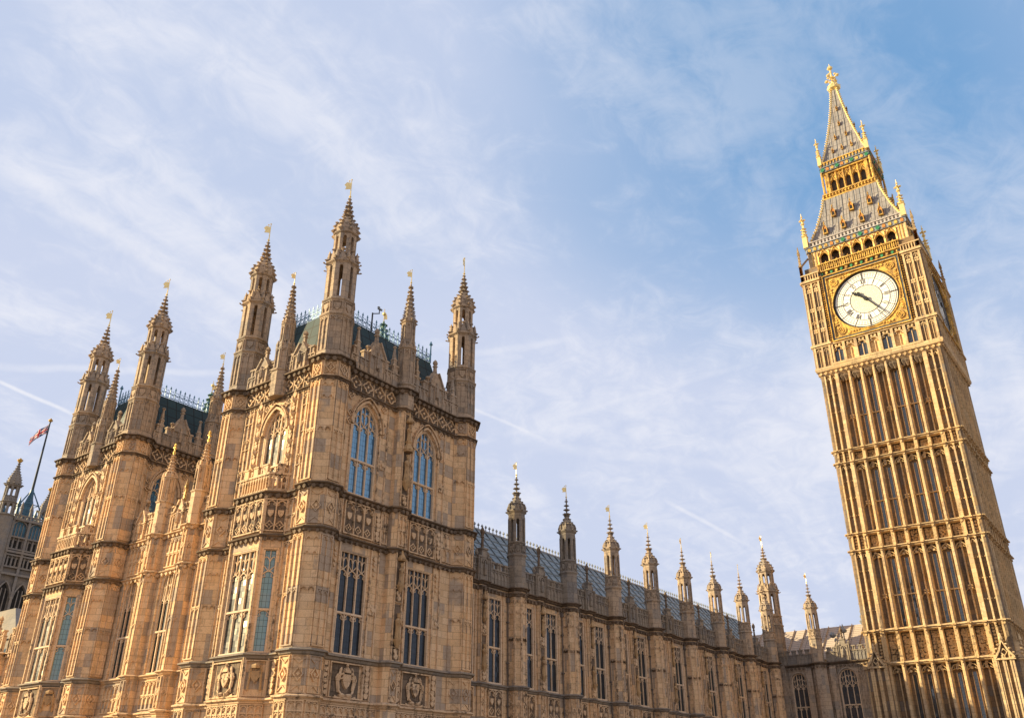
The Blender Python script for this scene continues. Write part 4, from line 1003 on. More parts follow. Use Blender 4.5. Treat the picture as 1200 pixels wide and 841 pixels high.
# ================================================================== RIVER RANGES
def river_range(label, y0, y1, btr, wns, minis, tall=True):
    th = thing('river_range', label, 'building', None, (31, (y0+y1)/2, -4.2))
    X = 28.95
    p = [(X, y1)]
    for b in sorted(btr, reverse=True):
        a = .52; c = X-.1
        p += [(X, b+a)]+[(c+dx, b+dy) for dx, dy in ((-.22, .52), (-.52, .22), (-.52, -.22), (-.22, -.52))]+[(X, b-a)]
    p += [(X, y0)]
    m = MB()
    for b in btr: extrude(m, [(X, b+.52), (X-.32, b+.52), (X-.62, b+.22), (X-.62, b-.22), (X-.32, b-.52), (X, b-.52)], -4.2, 14.4)
    ed = [y0]+[v for b in sorted(btr) for v in (b-.52, b+.52)]+[y1]
    m.frame(X, 0, 0, -1)
    for a, b in zip(ed[::2], ed[1::2]):
        ops = [w for w in wns if a < w < b]
        for z0, z1, zb, zs, rise in ((-4.2, 4, -2.6, 2.0, .7), (4, 14.4, 6.15, 11.2, .5)):
            wall(m, -b, -a, z0, z1, [(-w, .72, zb, zs, rise) for w in ops])
    m.frame(); m.poly([(X, -y0, 14.4), (X, -y1, 14.4), (X+2, -y1, 14.4), (X+2, -y0, 14.4)])
    part('wall', m, ST, th)
    for z, pr, mt, bs in ((4.05, .2, ORN, 0), (6.05, .24, ST, 0), (11.95, .22, ORN, .1), (14.25, .26, ORN, .11)):
        m = MB(); moulding(m, p, z, pr, .3)
        if bs: path_bosses(m, p, z-.15, .42, bs, .12)
        part('string_course', m, mt, th)
    m = MB()
    for b in btr:
        for q, pp in (((X-.62, b+.22), (X-.62, b-.22)), ((X-.32, b+.52), (X-.62, b+.22)), ((X-.62, b-.22), (X-.32, b-.52))):
            L = m.seg(q, pp); face_panel(m, L, 4.25, 5.85, 'diamond'); face_panel(m, L, 12.2, 14, 'diamond'); m.box(.02, .07, 0, .05, 6.2, 11.8); m.box(L-.07, L-.02, 0, .05, 6.2, 11.8)
            for zt in (11.5, 9.0, 7.0): m.band(arch(L/2, L*.3, zt-.2, .18, 2), .05, 0, .06)
    for w in wns:
        m.frame(X, w+.85, 0, -1); face_panel(m, 1.7, 4.25, 5.85, 'lancets'); face_panel(m, 1.7, 12.2, 14.0, 'lancets')
        for q in (.03, 1.67): m.box(q-.05, q+.05, 0, .1, 6.2, 11.8, 'kbt')
    part('carved_panelling', m, [ST, SOOT_SHADE], th)
    me = window_meshes('river_window', 3, .72, 6.15, 11.2, .5, [8.5], 10.3, gmat=bpy.data.materials['leaded_glass'])
    mg = window_meshes('river_ground_window', 2, .72, -2.6, 2.0, .7, [-.3], 2.0)
    for w in wns: put_window(me, th, X, w, RZE); put_window(mg, th, X, w, RZE)
    m = MB(); m.frame(X, 0, 0, -1)
    for a, b in zip(ed[::2], ed[1::2]): 
        parapet(m, -b, -a, 14.4, 1.25, .22, .38, .26, .35, .04)
        if b-a > 2.2: gablet(m, -(a+b)/2, .5, 14.4, 1.9, .1, .28, .9)
    part('parapet', m, ORN, th)
    pm = MB(); turret(pm, 0, 0, [('solid', 14.3, 16.4, .46), ('ring', 16.4, .16, .46, .08), ('panel', 16.4, 18.0, .38, 1), ('ring', 18.0, .16, .38, .10), ('gables', 18.05, .34, .35),
        ('spire', [(.28, 18.1), (.16, 18.9), (.06, 19.7)], .22, .075), ('knot', 19.4, .12, .14)])
    pm = pm.mesh('pinnacle', ORN)
    gm = MB(); gm.lathe(0, 0, [(.04, 19.6), (.09, 19.8), (.04, 19.95), (.04, 20.2), (.08, 20.3), (.03, 20.45)], 6); gm.box(-.12, .12, -.03, .03, 20.08, 20.15); gm = gm.mesh('finial', GOLD)
    for b in btr if tall else []: o = part('pinnacle', pm, None, th, (X-.12, b, 0)); part('finial', gm, None, o)
    for b in minis:
        g2 = MB(); g2.lathe(0, 0, [(.09, 16.2), (.05, 17.0), (.10, 17.1), (.09, 17.3), (.02, 17.6)], 6); part('finial', g2, GOLD, th, (X-.05, b, 0))
    m = MB(); frustum_roof(m, (30.2, y0, 38, y1), (34, y0, 34.2, y1), 14.0, 16.6); part('roof', m, ROOFD, th)
    return th
r1 = river_range('lower river front range with two gold-tipped buttresses between the two pavilions', 42.3, 53.0, [45.35, 49.0], [43.7, 47.2, 51.1], [47.0])
r2 = river_range('last sliver of river front range beyond the farther pavilion', 61.9, 78, [64.8, 68.4, 72.0], [63.2, 66.6, 70.2], [], False)
r1['group'] = r2['group'] = 'river front ranges'
r2.location.z -= 5.2; r2.location.x += 1.0

# ================================================================== PALE ROOFED HALL behind
hb = thing('inner_court_block', 'distant block with white ribbed roof below the flag tower', 'building', None, (62, 142, -4.2))
m = MB(); m.box(59, 80, -150, -132, -4.2, 20); part('wall', m, VTS, hb)
m = MB(); frustum_roof(m, (58.7, 131.7, 80.3, 150.3), (60.5, 138, 78, 144), 20, 25)
for k in range(40): m.box(59+k*.5, 59.1+k*.5, -132, -131.6, 19.7, 20.1)
part('roof', m, VTS, hb)

# ================================================================== GREAT SQUARE TOWER far behind
vt = thing('great_square_tower', 'distant grey square tower with open corner turrets carrying the flag', 'tower', None, (132, 311.2, -4.2))
VC, VH = (132.0, 311.2), 10.2
m = MB(); m.lathe(132, -311.2, [(VH, -4.2), (VH, 82.5)], 4, ph=pi/4)
part('wall', m, VTS, vt)
def vface():
    m = MB(); w = VH
    for z0, z1, n in ((66.8, 70.6, 12), (72.5, 76.5, 10)):
        m.cur = 0; panels(m, -8, 8, z0, z1, n, .5, w, w+.5)
        m.cur = 1
        for k in range(n): u = -8+(k+.5)*16/n; m.poly([(u-.45, w+.05, z0+.3), (u+.45, w+.05, z0+.3), (u+.45, w+.05, z1-1), (u-.45, w+.05, z1-1)])
    for k in range(3):
        u = -5.4+5.4*k; m.cur = 2
        m.prism(arch(u, 2.2, 79.6, 1.6, 4)+[(u+2.2, 76.8), (u-2.2, 76.8)], w, w+.1)
        m.cur = 1; m.prism(arch(u, 1.9, 57, 4.6, 5)+[(u+1.9, 38), (u-1.9, 38)], w, w+.1)
        m.cur = 0
        m.band(arch(u, 2.3, 57, 5.2, 6), .5, w, w+.9); m.band(arch(u, 2.4, 79.6, 1.9, 4), .4, w, w+.7)
        for q in (-.65, .65): m.box(u+q-.15, u+q+.15, w, w+.35, 38, 60)
        m.box(u-2, u+2, w, w+.35, 47.5, 48.1)
        for q in (-1.1, 0, 1.1): m.box(u+q-.12, u+q+.12, w, w+.3, 76.8, 81)
    for u in (-8, -2.7, 2.7, 8): m.box(u-.4, u+.4, w, w+1.1, 30, 82.5)
    for z in (36, 64.5, 71.6, 82.3): m.box(-8.4, 8.4, w, w+1.3, z-.35, z+.35)
    k = -8
    while k < 8: m.box(k, k+.5, w+.4, w+.9, 82.6, 83.7); k += 1.0
    m.box(-8.2, 8.2, w+.4, w+.95, 83.6, 84.0)
    for k in range(5): u = -6.4+3.2*k; m.lathe(u, w+.6, [(.35, 83.9), (.3, 86.0), (.45, 86.2), (.05, 88.6)], 4)
    return m.mesh('tower_front', [VTS, DARK, TEAL])
vf = vface()
for k in range(4): part('tower_front', vf, None, vt, (132, 311.2, 0), -pi/2*k)
tm_ = MB(); turret(tm_, 0, 0, [('solid', -4.2, 82.5, 2.3), ('ring', 36, .8, 2.3, .4), ('ring', 64.5, .8, 2.3, .4), ('ring', 82.5, .8, 2.3, .5), ('open', 82.9, 86.6, 2.15, .42, 0), ('ring', 86.9, .6, 2.15, .4), ('arms', 87.2, 88.8, 2.0), ('open', 88.9, 92.4, 2.0, .38, 0), ('ring', 92.6, .6, 2.0, .5), ('knobs', 93.1, 2.4, .4),
    ('spire', [(1.95, 92.9), (2.0, 94.2), (1.75, 95.4), (1.2, 96.8), (.7, 98.2), (.35, 99.8), (.22, 101)], .9, .2)]); tm_ = tm_.mesh('turret', VTS)
gm = MB(); gm.lathe(0, 0, [(.2, 100.8), (.5, 101.1), (.75, 101.5), (.9, 101.9), (.4, 101.7)], 8); gm.ball(0, 0, 102.1, .45); gm = gm.mesh('gilded_crown', GOLD)
for sx in (-1, 1):
    for sy in (-1, 1):
        o = part('turret', tm_, None, vt, (132+sx*11.1, 311.2+sy*11.1, 0)); part('gilded_crown', gm, None, o)
m = MB()   # ironwork pyramid holding the flagstaff
for sx in (-1, 1):
    for sy in (-1, 1):
        m.tube((132+sx*5.5, -(311.2+sy*5.5), 82.6), (132+sx*.5, -(311.2+sy*.5), 95.5), .32, .2)
        m.lathe(132+sx*5.5, -(311.2+sy*5.5), [(.45, 82.6), (.4, 88), (.6, 88.3), (.05, 91.5)], 4)
for z, h in ((86.5, 4.0), (90.5, 2.4)): m.lathe(132, -311.2, [(h-.1, z), (h, z+.15), (h-.1, z+.3)], 4, ph=pi/4, cap=False)
m.lathe(132, -311.2, [(2.6, 84), (1.9, 89), (.9, 93), (.5, 96.5)], 8)
part('staff_cage', m, TEAL, vt)
fp = thing('flagpole', 'tall thin dark flagpole with a gilded crown top on the distant tower', 'flagpole', None, (132, 311.2, 96.4))
m = MB(); m.lathe(0, 0, [(.40, 0), (.34, 9), (.22, 26.0)], 8); part('pole', m, POLE, fp, (132, 311.2, 96.4))
m = MB(); m.lathe(0, 0, [(.2, 25.9), (.6, 26.2), (.75, 26.7), (.3, 26.8), (.35, 27.1), (.1, 27.4)], 8); part('gilded_crown', m, GOLD, fp, (132, 311.2, 96.4))
# union flag, flying to the left
def flag():
    m, t = newmat('union_flag')
    uv = t.n('ShaderNodeUVMap').outputs[0]; s = t.n('ShaderNodeSeparateXYZ', ins={0: uv}); u, v = s.outputs[0], s.outputs[1]
    cu = t.math('MULTIPLY', t.math('SUBTRACT', u, .5), 2.); cv = t.math('SUBTRACT', v, .5)      # 2:1 flag, height 1
    au, av = t.math('ABSOLUTE', cu), t.math('ABSOLUTE', cv)
    def lt(x, y): return t.math('LESS_THAN', x, y)
    k = sqrt(5)/2
    d = t.math('DIVIDE', t.math('ABSOLUTE', t.math('SUBTRACT', au, t.math('MULTIPLY', av, 2.))), 2*k)
    col = t.mix(lt(d, .10), (.008, .02, .13, 1), (.75, .75, .75, 1))
    col = t.mix(lt(d, .034), col, (.55, .015, .03, 1))
    col = t.mix(t.math('MAXIMUM', lt(au, .167), lt(av, .167)), col, (.75, .75, .75, 1))
    col = t.mix(t.math('MAXIMUM', lt(au, .10), lt(av, .10)), col, (.55, .015, .03, 1))
    b = t.n('ShaderNodeBsdfPrincipled', ins={'Base Color': col, 'Roughness': .8}); tr = t.n('ShaderNodeBsdfTranslucent', ins={0: col})
    mx = t.n('ShaderNodeMixShader', ins={0: .35, 1: b.outputs[0], 2: tr.outputs[0]}); t.n('ShaderNodeOutputMaterial', ins={0: mx.outputs[0]})
    b = MB(); NU, NV = 24, 10; Lf, Hf = 5.8, 3.5
    def P(i, j):
        a, c = i/NU, j/NV
        x = -a*Lf*.86; z = c*Hf*(1-.12*a)-a*a*2.6-a*2.2+.25*sin(a*9+c*2); y = .75*sin(a*8.5+c*1.2)*a**.5+a*1.5
        return (x, -y, z)
    for i in range(NU):
        for j in range(NV):
            q = [P(i, j), P(i+1, j), P(i+1, j+1), P(i, j+1)]; b.quaduv(q, [(i/NU, j/NV), ((i+1)/NU, j/NV), ((i+1)/NU, (j+1)/NV), (i/NU, (j+1)/NV)])
    me = b.mesh('flag', m)
    for p in me.polygons: p.use_smooth = True
    o = bpy.data.objects.new('flag', me); COL.objects.link(o); o.location = (131.7, 311.2, 117.6); o.rotation_euler = (0, 0, -.55)
    o['label'] = 'red, white and blue flag flying from the distant flagpole'; o['category'] = 'flag'
flag()

# ================================================================== CLOCK TOWER
LEAN = .0105
ct = thing('clock_tower', 'tall golden clock tower with white dial and spired iron roof', 'tower', None, (98.45, 19.15, -4.2))
AX = Vector((98.45, 19.15, 0))
def cpart(name, mb, mats, rz=0., parent=None, **k):
    o = part(name, mb, mats, parent or ct, AX if parent is None else (0, 0, 0), rz, **k); return o
FACES = [0, -pi/2, pi/2, pi]
m = MB(); m.frame(); m.box(-5.55, 5.55, -5.55, 5.55, -4.2, 43.0)
m.box(-6.3, 6.3, -6.3, 6.3, 43.0, 56.9)
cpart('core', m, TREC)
m = MB()
for sx in (-1, 1):
    for sy in (-1, 1):
        x0, x1 = sorted((sx*4.7, sx*6.05)); y0, y1 = sorted((sy*4.7, sy*6.05))
        m.box(x0, x1, y0, y1, -4.19, 42.9); m.lathe(sx*6.2, sy*6.2, [(.27, -4.19), (.27, 42.9)], 8)
        x0, x1 = sorted((sx*4.62, sx*6.62)); y0, y1 = sorted((sy*4.62, sy*6.62)); m.box(x0, x1, y0, y1, -4.18, 11.3)
        x0, x1 = sorted((sx*4.75, sx*6.6)); y0, y1 = sorted((sy*4.75, sy*6.6)); m.box(x0, x1, y0, y1, 43.1, 54.9)
        m.lathe(sx*6.55, sy*6.55, [(.22, 43.1), (.22, 54.9)], 8)
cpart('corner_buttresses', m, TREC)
ZON = [(-4.1, 11.3), (14.55, 22.4), (24.35, 31.9), (33.5, 42.5)]
BND = [(11.55, 14.3), (22.65, 24.1), (32.15, 33.25)]
KIND = 'BSSBSSB'; PU = [-4.6+1.314*k for k in range(8)]
m = MB()
for z0, z1 in ZON:
    lo = z0 < 0
    for u in PU: m.box(u-.155, u+.155, 5.54, 6.38, z0-.3, z1+.3, 'k'); m.box(u-.08, u+.08, 6.38, 6.47, z0, z1, 'k')
    for g in (-1, 1):
        for u, wd in ((4.78, .10), (5.42, .08), (6.0, .07)): m.box(g*u-wd, g*u+wd, 6.0, 6.47 if not lo else 6.9, z0-.3, z1+.3, 'k')
        if lo:
            for u in (4.9, 5.55, 6.2): m.box(g*u-.1, g*u+.1, 6.6, 6.85, z0, z1, 'k')
        for a, b in ((4.88, 5.33), (5.51, 5.91)):
            c = g*(a+b)/2; cusp_head(m, c, (b-a)/2, z1-.6, .35, .07, 6.2, 6.32)
            for q in (.25, .5, .75): z = z0+(z1-z0)*q; m.ball(c-.14, 6.22, z, .07, 5); m.ball(c+.14, 6.22, z, .07, 5)
    for k in range(7):
        c = (PU[k]+PU[k+1])/2; hw = .657-.17
        cusp_head(m, c, hw, z1-.85, .55, .06, 5.56, 6.05)
        for j in range(3): boss(m, c+R.uniform(-.2, .2), 5.9, z1-.25-.2*j, .14)
        zm = z0+(z1-z0)*.42
        if KIND[k] == 'B':
            m.box(c-.055, c+.055, 5.56, 5.80, z0, z1-.6, 'k')
            for (a, b) in ((-.14, .12), (.14, .12), (-.14, -.12), (.14, -.12)): m.ball(c+a, 5.85, zm+b, .10)
            for g in (-1, 1): cusp_head(m, c+g*hw/2, hw/2, zm-.45, .26, .05, 5.56, 5.72, False)
        else: m.box(c-hw, c+hw, 5.56, 5.75, zm-.06, zm+.06); m.ball(c-hw+.05, 6.0, zm, .09)
m.cur = 1
for z0, z1 in BND:
    for k in range(7):
        c = (PU[k]+PU[k+1])/2
        z = z0+.2
        while z < z1-.1:
            for g in (-.26, -.09, .09, .26): boss(m, c+g+R.uniform(-.05, .05), 5.62+R.uniform(0, .12), z+R.uniform(-.07, .07), .12)
            z += .21
    for u in PU: m.box(u-.16, u+.16, 5.54, 6.42, z0-.1, z1+.1, 'k')
    for g in (-1, 1):
        for u in (4.78, 5.42, 6.0): m.box(g*u-.09, g*u+.09, 6.19, 6.5, z0-.1, z1+.1, 'k')
        for c in (5.1, 5.7):
            z = z0+.25
            while z < z1: boss(m, g*c, 6.2, z, .12); z += .3
SF = m
# slit windows
m = MB()
def slit(z0, z1):
    m = MB(); m.cur = 1; m.poly([(-.14, 5.575, z0+.3), (.20, 5.575, z0+.3), (.20, 5.575, z1-1.0), (-.14, 5.575, z1-1.0)])
    m.cur = 0; m.box(-.20, -.13, 5.56, 5.68, z0+.3, z1-1.0); m.box(.19, .26, 5.56, 5.68, z0+.3, z1-1.0); return m.mesh('slit_window', [TOW, GLASST])
SL = [slit(*z) for z in ZON]
for r in FACES[:3]:
    for s in SL:
        for k in range(7):
            if KIND[k] == 'S':
                c = (PU[k]+PU[k+1])/2; o = cpart('slit_window', s, None, r); o.location = o.location+Vector((c*cos(r), c*sin(r), 0))
sq = lambda h: [(AX.x-h, AX.y+h), (AX.x-h, AX.y-h), (AX.x+h, AX.y-h), (AX.x+h, AX.y+h)]
def ring_part(name, z, h, prof, mt):
    m = MB(); m.sweep(sq(h), [(o, z+q) for o, q in prof], True); return part(name, m, mt, ct)
LED = [(-.5, -.20), (.02, -.12), (.05, -.02), (.20, .03), (.20, .09), (-.6, .32)]
for z in (11.35, 14.45, 22.5, 24.25, 32.0, 33.4): ring_part('string_course', z, 6.42, LED, TOW)
ring_part('cornice', 42.9, 6.42, [(-.2, -.5), (.05, -.3), (.1, -.05), (.35, .1), (.42, .3), (.42, .5), (0, .75)], TOW)
m = SF; m.frame(); m.cur = 1
for z in (11.3, 14.4, 22.45, 24.2, 31.95, 33.35):
    for u in PU+[-6.2, -5.42, 5.42, 6.2]: m.box(u-.19, u+.19, 6.4, 6.72, z+.02, z+.16); boss(m, u, 6.5, z-.16, .12)
for k in range(23): boss(m, -6.3+k*.573, 6.6, 42.75, .16)
for k in range(7):
    c = (PU[k]+PU[k+1])/2
    for j in range(2): m.cur = 2; m.lathe(c+(-.18, .18)[j], 6.1, [(.05, 41.5), (.16, 41.8), (.30, 42.1), (.2, 42.4)], 5); m.cur = 1
# corner gablets above the lower buttresses
for g in (-1, 1):
    c = g*5.62
    m.cur = 0; m.band([(c-.80, 11.15), (c-.38, 11.75), (c, 12.65), (c+.38, 11.75), (c+.80, 11.15)], .17, 6.4, 7.05)
    m.cur = 2; m.prism([(c-.75, 11.15), (c+.75, 11.15), (c, 12.5)], 6.2, 6.72)  # dark infill paints the shade inside the open gablet
    m.cur = 0; diamond(m, c, 11.65, .26, 6.72, 6.95, .10); m.box(c-.85, c+.85, 6.3, 7.0, 11.0, 11.15)
    m.lathe(c, 6.95, [(.05, 12.5), (.16, 12.8), (.04, 13.3)], 5)
    for j in range(3): crocket(m, c-.3-.25*j, 7.0, 12.3-.37*j, .12); crocket(m, c+.3+.25*j, 7.0, 12.3-.37*j, .12)
cm = m.mesh('shaft_face', [TOW, TORN, SOOT_SHADE])
for r in FACES: cpart('shaft_face', cm, None, r)
# ---- clock stage
m = MB()
for g in (-1, 1):
    for u in (4.83, 5.68, 6.5): m.box(g*u-.10, g*u+.10, 6.59, 6.80, 43.2, 54.9, 'k')
    for a, b in ((4.93, 5.58), (5.78, 6.40)):
        c = g*(a+b)/2
        for zt in (45.9, 49.6, 54.5): cusp_head(m, c, (b-a)/2, zt-.55, .4, .07, 6.6, 6.72)
        for z in (48.2, 51.0, 53.6): 
            for dx, dz in ((-.14, .14), (.14, .14), (-.14, -.14), (.14, -.14)): boss(m, c+dx, 6.64, z+dz, .12)
        m.box(c-.03, c+.03, 6.6, 6.68, 43.3, 54.6, 'k')
    for z, pr in ((46.25, .3), (54.85, .34), (43.35, .15)): m.box(g*5.7-1.12, g*5.7+1.12, 6.3, 6.62+pr, z-.12, z+.16); m.box(g*5.7-1.05, g*5.7+1.05, 6.3, 6.62+pr*.5, z-.3, z-.12)
    for k in range(7): u = g*4.75+g*k*.30; m.box(u-.05, u+.05, 6.55, 6.75, 55.0, 55.8)
    m.box(g*5.7-1.1, g*5.7+1.1, 6.5, 6.8, 55.8, 55.95)
    m.lathe(g*6.62, 6.62, [(.16, 54.9), (.16, 57.2), (.22, 57.3), (.12, 57.5), (.10, 58.9), (.16, 59.0), (.02, 60.2)], 4, ph=pi/4)
    for z in (57.7, 58.1, 58.5, 59.2): crocket(m, g*6.62, 6.62, z, .15)
    m.tube((g*6.5, 6.5, 57.4), (g*5.8, 5.8, 58.6), .12)
for u in PU: m.box(u-.15, u+.15, 6.29, 6.72, 43.5, 46.15, 'k'); 
for k in range(7):
    c = (PU[k]+PU[k+1])/2
    cusp_head(m, c, .5, 45.2, .5, .10, 6.3, 6.6); m.box(c-.04, c+.04, 6.3, 6.45, 43.8, 45.3, 'k')
    for j in range(2): boss(m, c+(j-.5)*.4, 6.55, 45.85, .14)
m.box(-4.75, 4.75, 6.3, 6.85, 43.45, 43.7); m.box(-4.75, 4.75, 6.3, 6.75, 46.05, 46.3)
for k in range(28): boss(m, -4.6+k*.34, 6.7, 43.4, .09)
for k in range(7):
    c = (PU[k]+PU[k+1])/2; m.cur = 2 if k % 2 == 0 else 1; m.poly([(c-.5, 6.315, 43.7), (c+.5, 6.315, 43.7), (c+.5, 6.315, 45.9), (c-.5, 6.315, 45.9)])
cm = m.mesh('clock_stage_face', [TOW, ORNG, GLASST])
for r in FACES: cpart('clock_stage_face', cm, None, r)
# ---- clock faces
CZ, DR = 50.65, 3.5
def ringp(m, r0, r1, w, n=72):
    m.loft([[(r0*sin(2*pi*k/n), w, CZ+r0*cos(2*pi*k/n)) for k in range(n)], [(r1*sin(2*pi*k/n), w, CZ+r1*cos(2*pi*k/n)) for k in range(n)]])
def stroke(m, a, b, t, w, w0=6.40):
    dx, dz = b[0]-a[0], b[1]-a[1]; l = math.hypot(dx, dz); nx, nz = -dz/l*t/2, dx/l*t/2
    m.prism([(a[0]-nx, a[1]-nz), (b[0]-nx, b[1]-nz), (b[0]+nx, b[1]+nz), (a[0]+nx, a[1]+nz)], w0, w)
def radial(th, x, y):  # x across (clockwise), y radial distance
    return (y*sin(th)+x*cos(th), CZ+y*cos(th)-x*sin(th))
fr = MB(); w = 6.62
# gold spandrel plate with round hole
n = 48
for k in range(n):
    a0, a1 = 2*pi*k/n, 2*pi*(k+1)/n
    def outp(a): s = 3.98/max(abs(sin(a)), abs(cos(a))); return (s*sin(a), CZ+s*cos(a))
    p, q = (3.66*sin(a0), CZ+3.66*cos(a0)), (3.66*sin(a1), CZ+3.66*cos(a1)); r_, s_ = outp(a1), outp(a0)
    fr.poly([(p[0], w-.06, p[1]), (q[0], w-.06, q[1]), (r_[0], w-.06, r_[1]), (s_[0], w-.06, s_[1])])
    fr.poly([(p[0], w-.06, p[1]), (q[0], w-.06, q[1]), (q[0], 6.33, q[1]), (p[0], 6.33, p[1])])
fr.band([(3.72*sin(2*pi*k/64), CZ+3.72*cos(2*pi*k/64)) for k in range(64)], .12, w-.06, w+.05, True)
for sx in (-1, 1):
    for sz in (-1, 1):
        cx_, cz_ = sx*3.18, CZ+sz*3.18
        fr.band([(cx_+.45*cos(2*pi*k/12), cz_+.45*sin(2*pi*k/12)) for k in range(12)], .11, w-.05, w+.05, True); quat(fr, cx_, cz_, .3, w-.05, w+.06, .09)
        for a, b in ((.85, -.12), (1.2, -.1), (1.5, -.05), (1.8, 0)):
            for q in ((cx_-sx*a, cz_+sz*(.42+b*.3)), (cx_+sx*(.42), cz_-sz*a)): boss(fr, q[0], w-.03, q[1], .15-.03*(a-.85))
        fr.band([(sx*3.85, CZ+sz*1.6), (sx*3.7, CZ+sz*2.2), (sx*3.82, CZ+sz*2.6)], .05, w-.05, w+.03); fr.band([(sx*1.6, CZ+sz*3.85), (sx*2.2, CZ+sz*3.7), (sx*2.6, CZ+sz*3.82)], .05, w-.05, w+.03)
fr.band([(-3.98, CZ-3.98), (3.98, CZ-3.98), (3.98, CZ+3.98), (-3.98, CZ+3.98)], .12, w-.06, w+.14, True)
fr.cur = 1; fr.band([(-4.14, CZ-4.14), (4.14, CZ-4.14), (4.14, CZ+4.14), (-4.14, CZ+4.14)], .22, w-.1, w+.06, True)
fr.cur = 0; fr.band([(-4.3, CZ-4.3), (4.3, CZ-4.3), (4.3, CZ+4.3), (-4.3, CZ+4.3)], .10, w-.1, w+.22, True)
for g in (-1, 1):
    fr.cur = 2; fr.box(*sorted((g*4.35, g*4.66)), 6.3, w, CZ-4.35, CZ+4.9)  # black strip painted as the shadow gap between frame and corner pier
    fr.cur = 0
    for k in range(30): z = CZ-4.2+k*.30; fr.lathe(g*4.52, w+.02, [(.02, z-.10), (.13, z), (.02, z+.10)], 4, ph=0); 
fr.box(-4.3, 4.3, w-.1, w+.30, CZ-4.42, CZ-4.34)
fr = fr.mesh('frame', [GOLD, IRONB, BLACK])
tr = MB()
for r in (.505, .745, .93, .985): tr.band([(DR*r*sin(2*pi*k/72), CZ+DR*r*cos(2*pi*k/72)) for k in range(72)], .045 if r > .6 else .06, 6.40, 6.45, True)
for k in range(12):
    th = 2*pi*k/12
    for x in (-.05, .05) if k % 3 == 0 else (0,): stroke(tr, radial(th, x, DR*.74), radial(th, x, DR*.985), .05, 6.45)
    a2 = th+pi/12; stroke(tr, radial(th, 0, DR*.505), radial(th, 0, DR*.56), .05, 6.44)
    stroke(tr, radial(a2, 0, DR*.50), radial(a2, 0, DR*.745), .018, 6.43)
for k in range(60):
    th = 2*pi*k/60; stroke(tr, radial(th, 0, DR*.80), radial(th, 0, DR*.93), .022, 6.43)
tr.band([(DR*.80*sin(2*pi*k/72), CZ+DR*.80*cos(2*pi*k/72)) for k in range(72)], .022, 6.40, 6.43, True)
tr.band([(DR*.87*sin(2*pi*k/72), CZ+DR*.87*cos(2*pi*k/72)) for k in range(72)], .015, 6.40, 6.43, True)
NUM = ['XII', 'I', 'II', 'III', 'IV', 'V', 'VI', 'VII', 'VIII', 'IX', 'X', 'XI']
GW = {'I': .15, 'V': .30, 'X': .30}
nm = MB()
for k, s in enumerate(NUM):
    th = 2*pi*k/12; tw = sum(GW[c] for c in s); x = -tw/2; y0, y1 = DR*.57, DR*.725
    for c in s:
        g = GW[c]; xc = x+g/2
        if c == 'I': stroke(nm, radial(th, xc, y0), radial(th, xc, y1), .055, 6.46)
        elif c == 'V': stroke(nm, radial(th, xc-.11, y1), radial(th, xc, y0), .065, 6.46); stroke(nm, radial(th, xc+.11, y1), radial(th, xc, y0), .03, 6.46)
        else: stroke(nm, radial(th, xc-.11, y1), radial(th, xc+.11, y0), .065, 6.46); stroke(nm, radial(th, xc+.11, y1), radial(th, xc-.11, y0), .03, 6.46)
        x += g
disc = MB(); disc.prism([(DR*.49*sin(2*pi*k/48), CZ+DR*.49*cos(2*pi*k/48)) for k in range(48)], 6.405, 6.413); disc = disc.mesh('centre_glass', simple('cream_opal_glass', (.72, .68, .56), .3, 0, .08, 4))
cen = MB()
for rr, cnt, off in ((.14, 6, 0), (.27, 12, .5), (.40, 18, 0)):
    for k in range(cnt):
        th = 2*pi*(k+off)/cnt; c0 = radial(th, 0, DR*rr); cen.band([(c0[0]+.16*cos(2*pi*j/8), c0[1]+.16*sin(2*pi*j/8)) for j in range(8)], .018, 6.40, 6.42, True)
IRON = simple('dial_iron', (.10, .09, .09), .5, 0, .1, 3); LIRON = simple('fine_dial_iron', (.38, .34, .28), .6, 0, .1, 3)
def hand(L, tail, wd, knob):
    m = MB()
    m.prism([(-wd*.55, -tail), (wd*.55, -tail), (wd*.5, L*.5), (wd*.18, L), (-wd*.18, L), (-wd*.5, L*.5)], 0, .07, True)
    m.lathe(0, 0, [(0, 0), (.01, .01)], 6)
    n = 12; m.prism([(.24*cos(2*pi*k/n), .24*sin(2*pi*k/n)) for k in range(n)], 0, .10, True)
    if knob:
        for z, r in ((L*.62, .17), (L*.80, .22)): m.prism([(-r, z), (0, z-r), (r, z), (0, z+r*1.3)], 0, .075, True)
        m.prism([(-.10, L*.9), (.10, L*.9), (0, L*1.12)], 0, .075, True)
    else: m.prism([(-.16, -tail), (.16, -tail), (.10, -tail-.35), (-.10, -tail-.35)], 0, .07, True)
    return m.mesh('hand', BLACK)
HH, MH = hand(1.75, .40, .18, True), hand(3.15, .90, .12, False)
dm = MB(); dm.prism([(3.5*sin(2*pi*k/72), CZ+3.5*cos(2*pi*k/72)) for k in range(72)], 6.32, 6.41); dm = dm.mesh('clock_face', DIAL)
rim = MB(); ringp(rim, 3.42, 3.68, 6.36); rim.band([(3.52*sin(2*pi*k/72), CZ+3.52*cos(2*pi*k/72)) for k in range(72)], .10, 6.33, 6.47, True); rim = rim.mesh('rim', BLACK)
tr = tr.mesh('minute_ring', IRON); nm = nm.mesh('numerals', IRON); cen = cen.mesh('centre_tracery', LIRON)
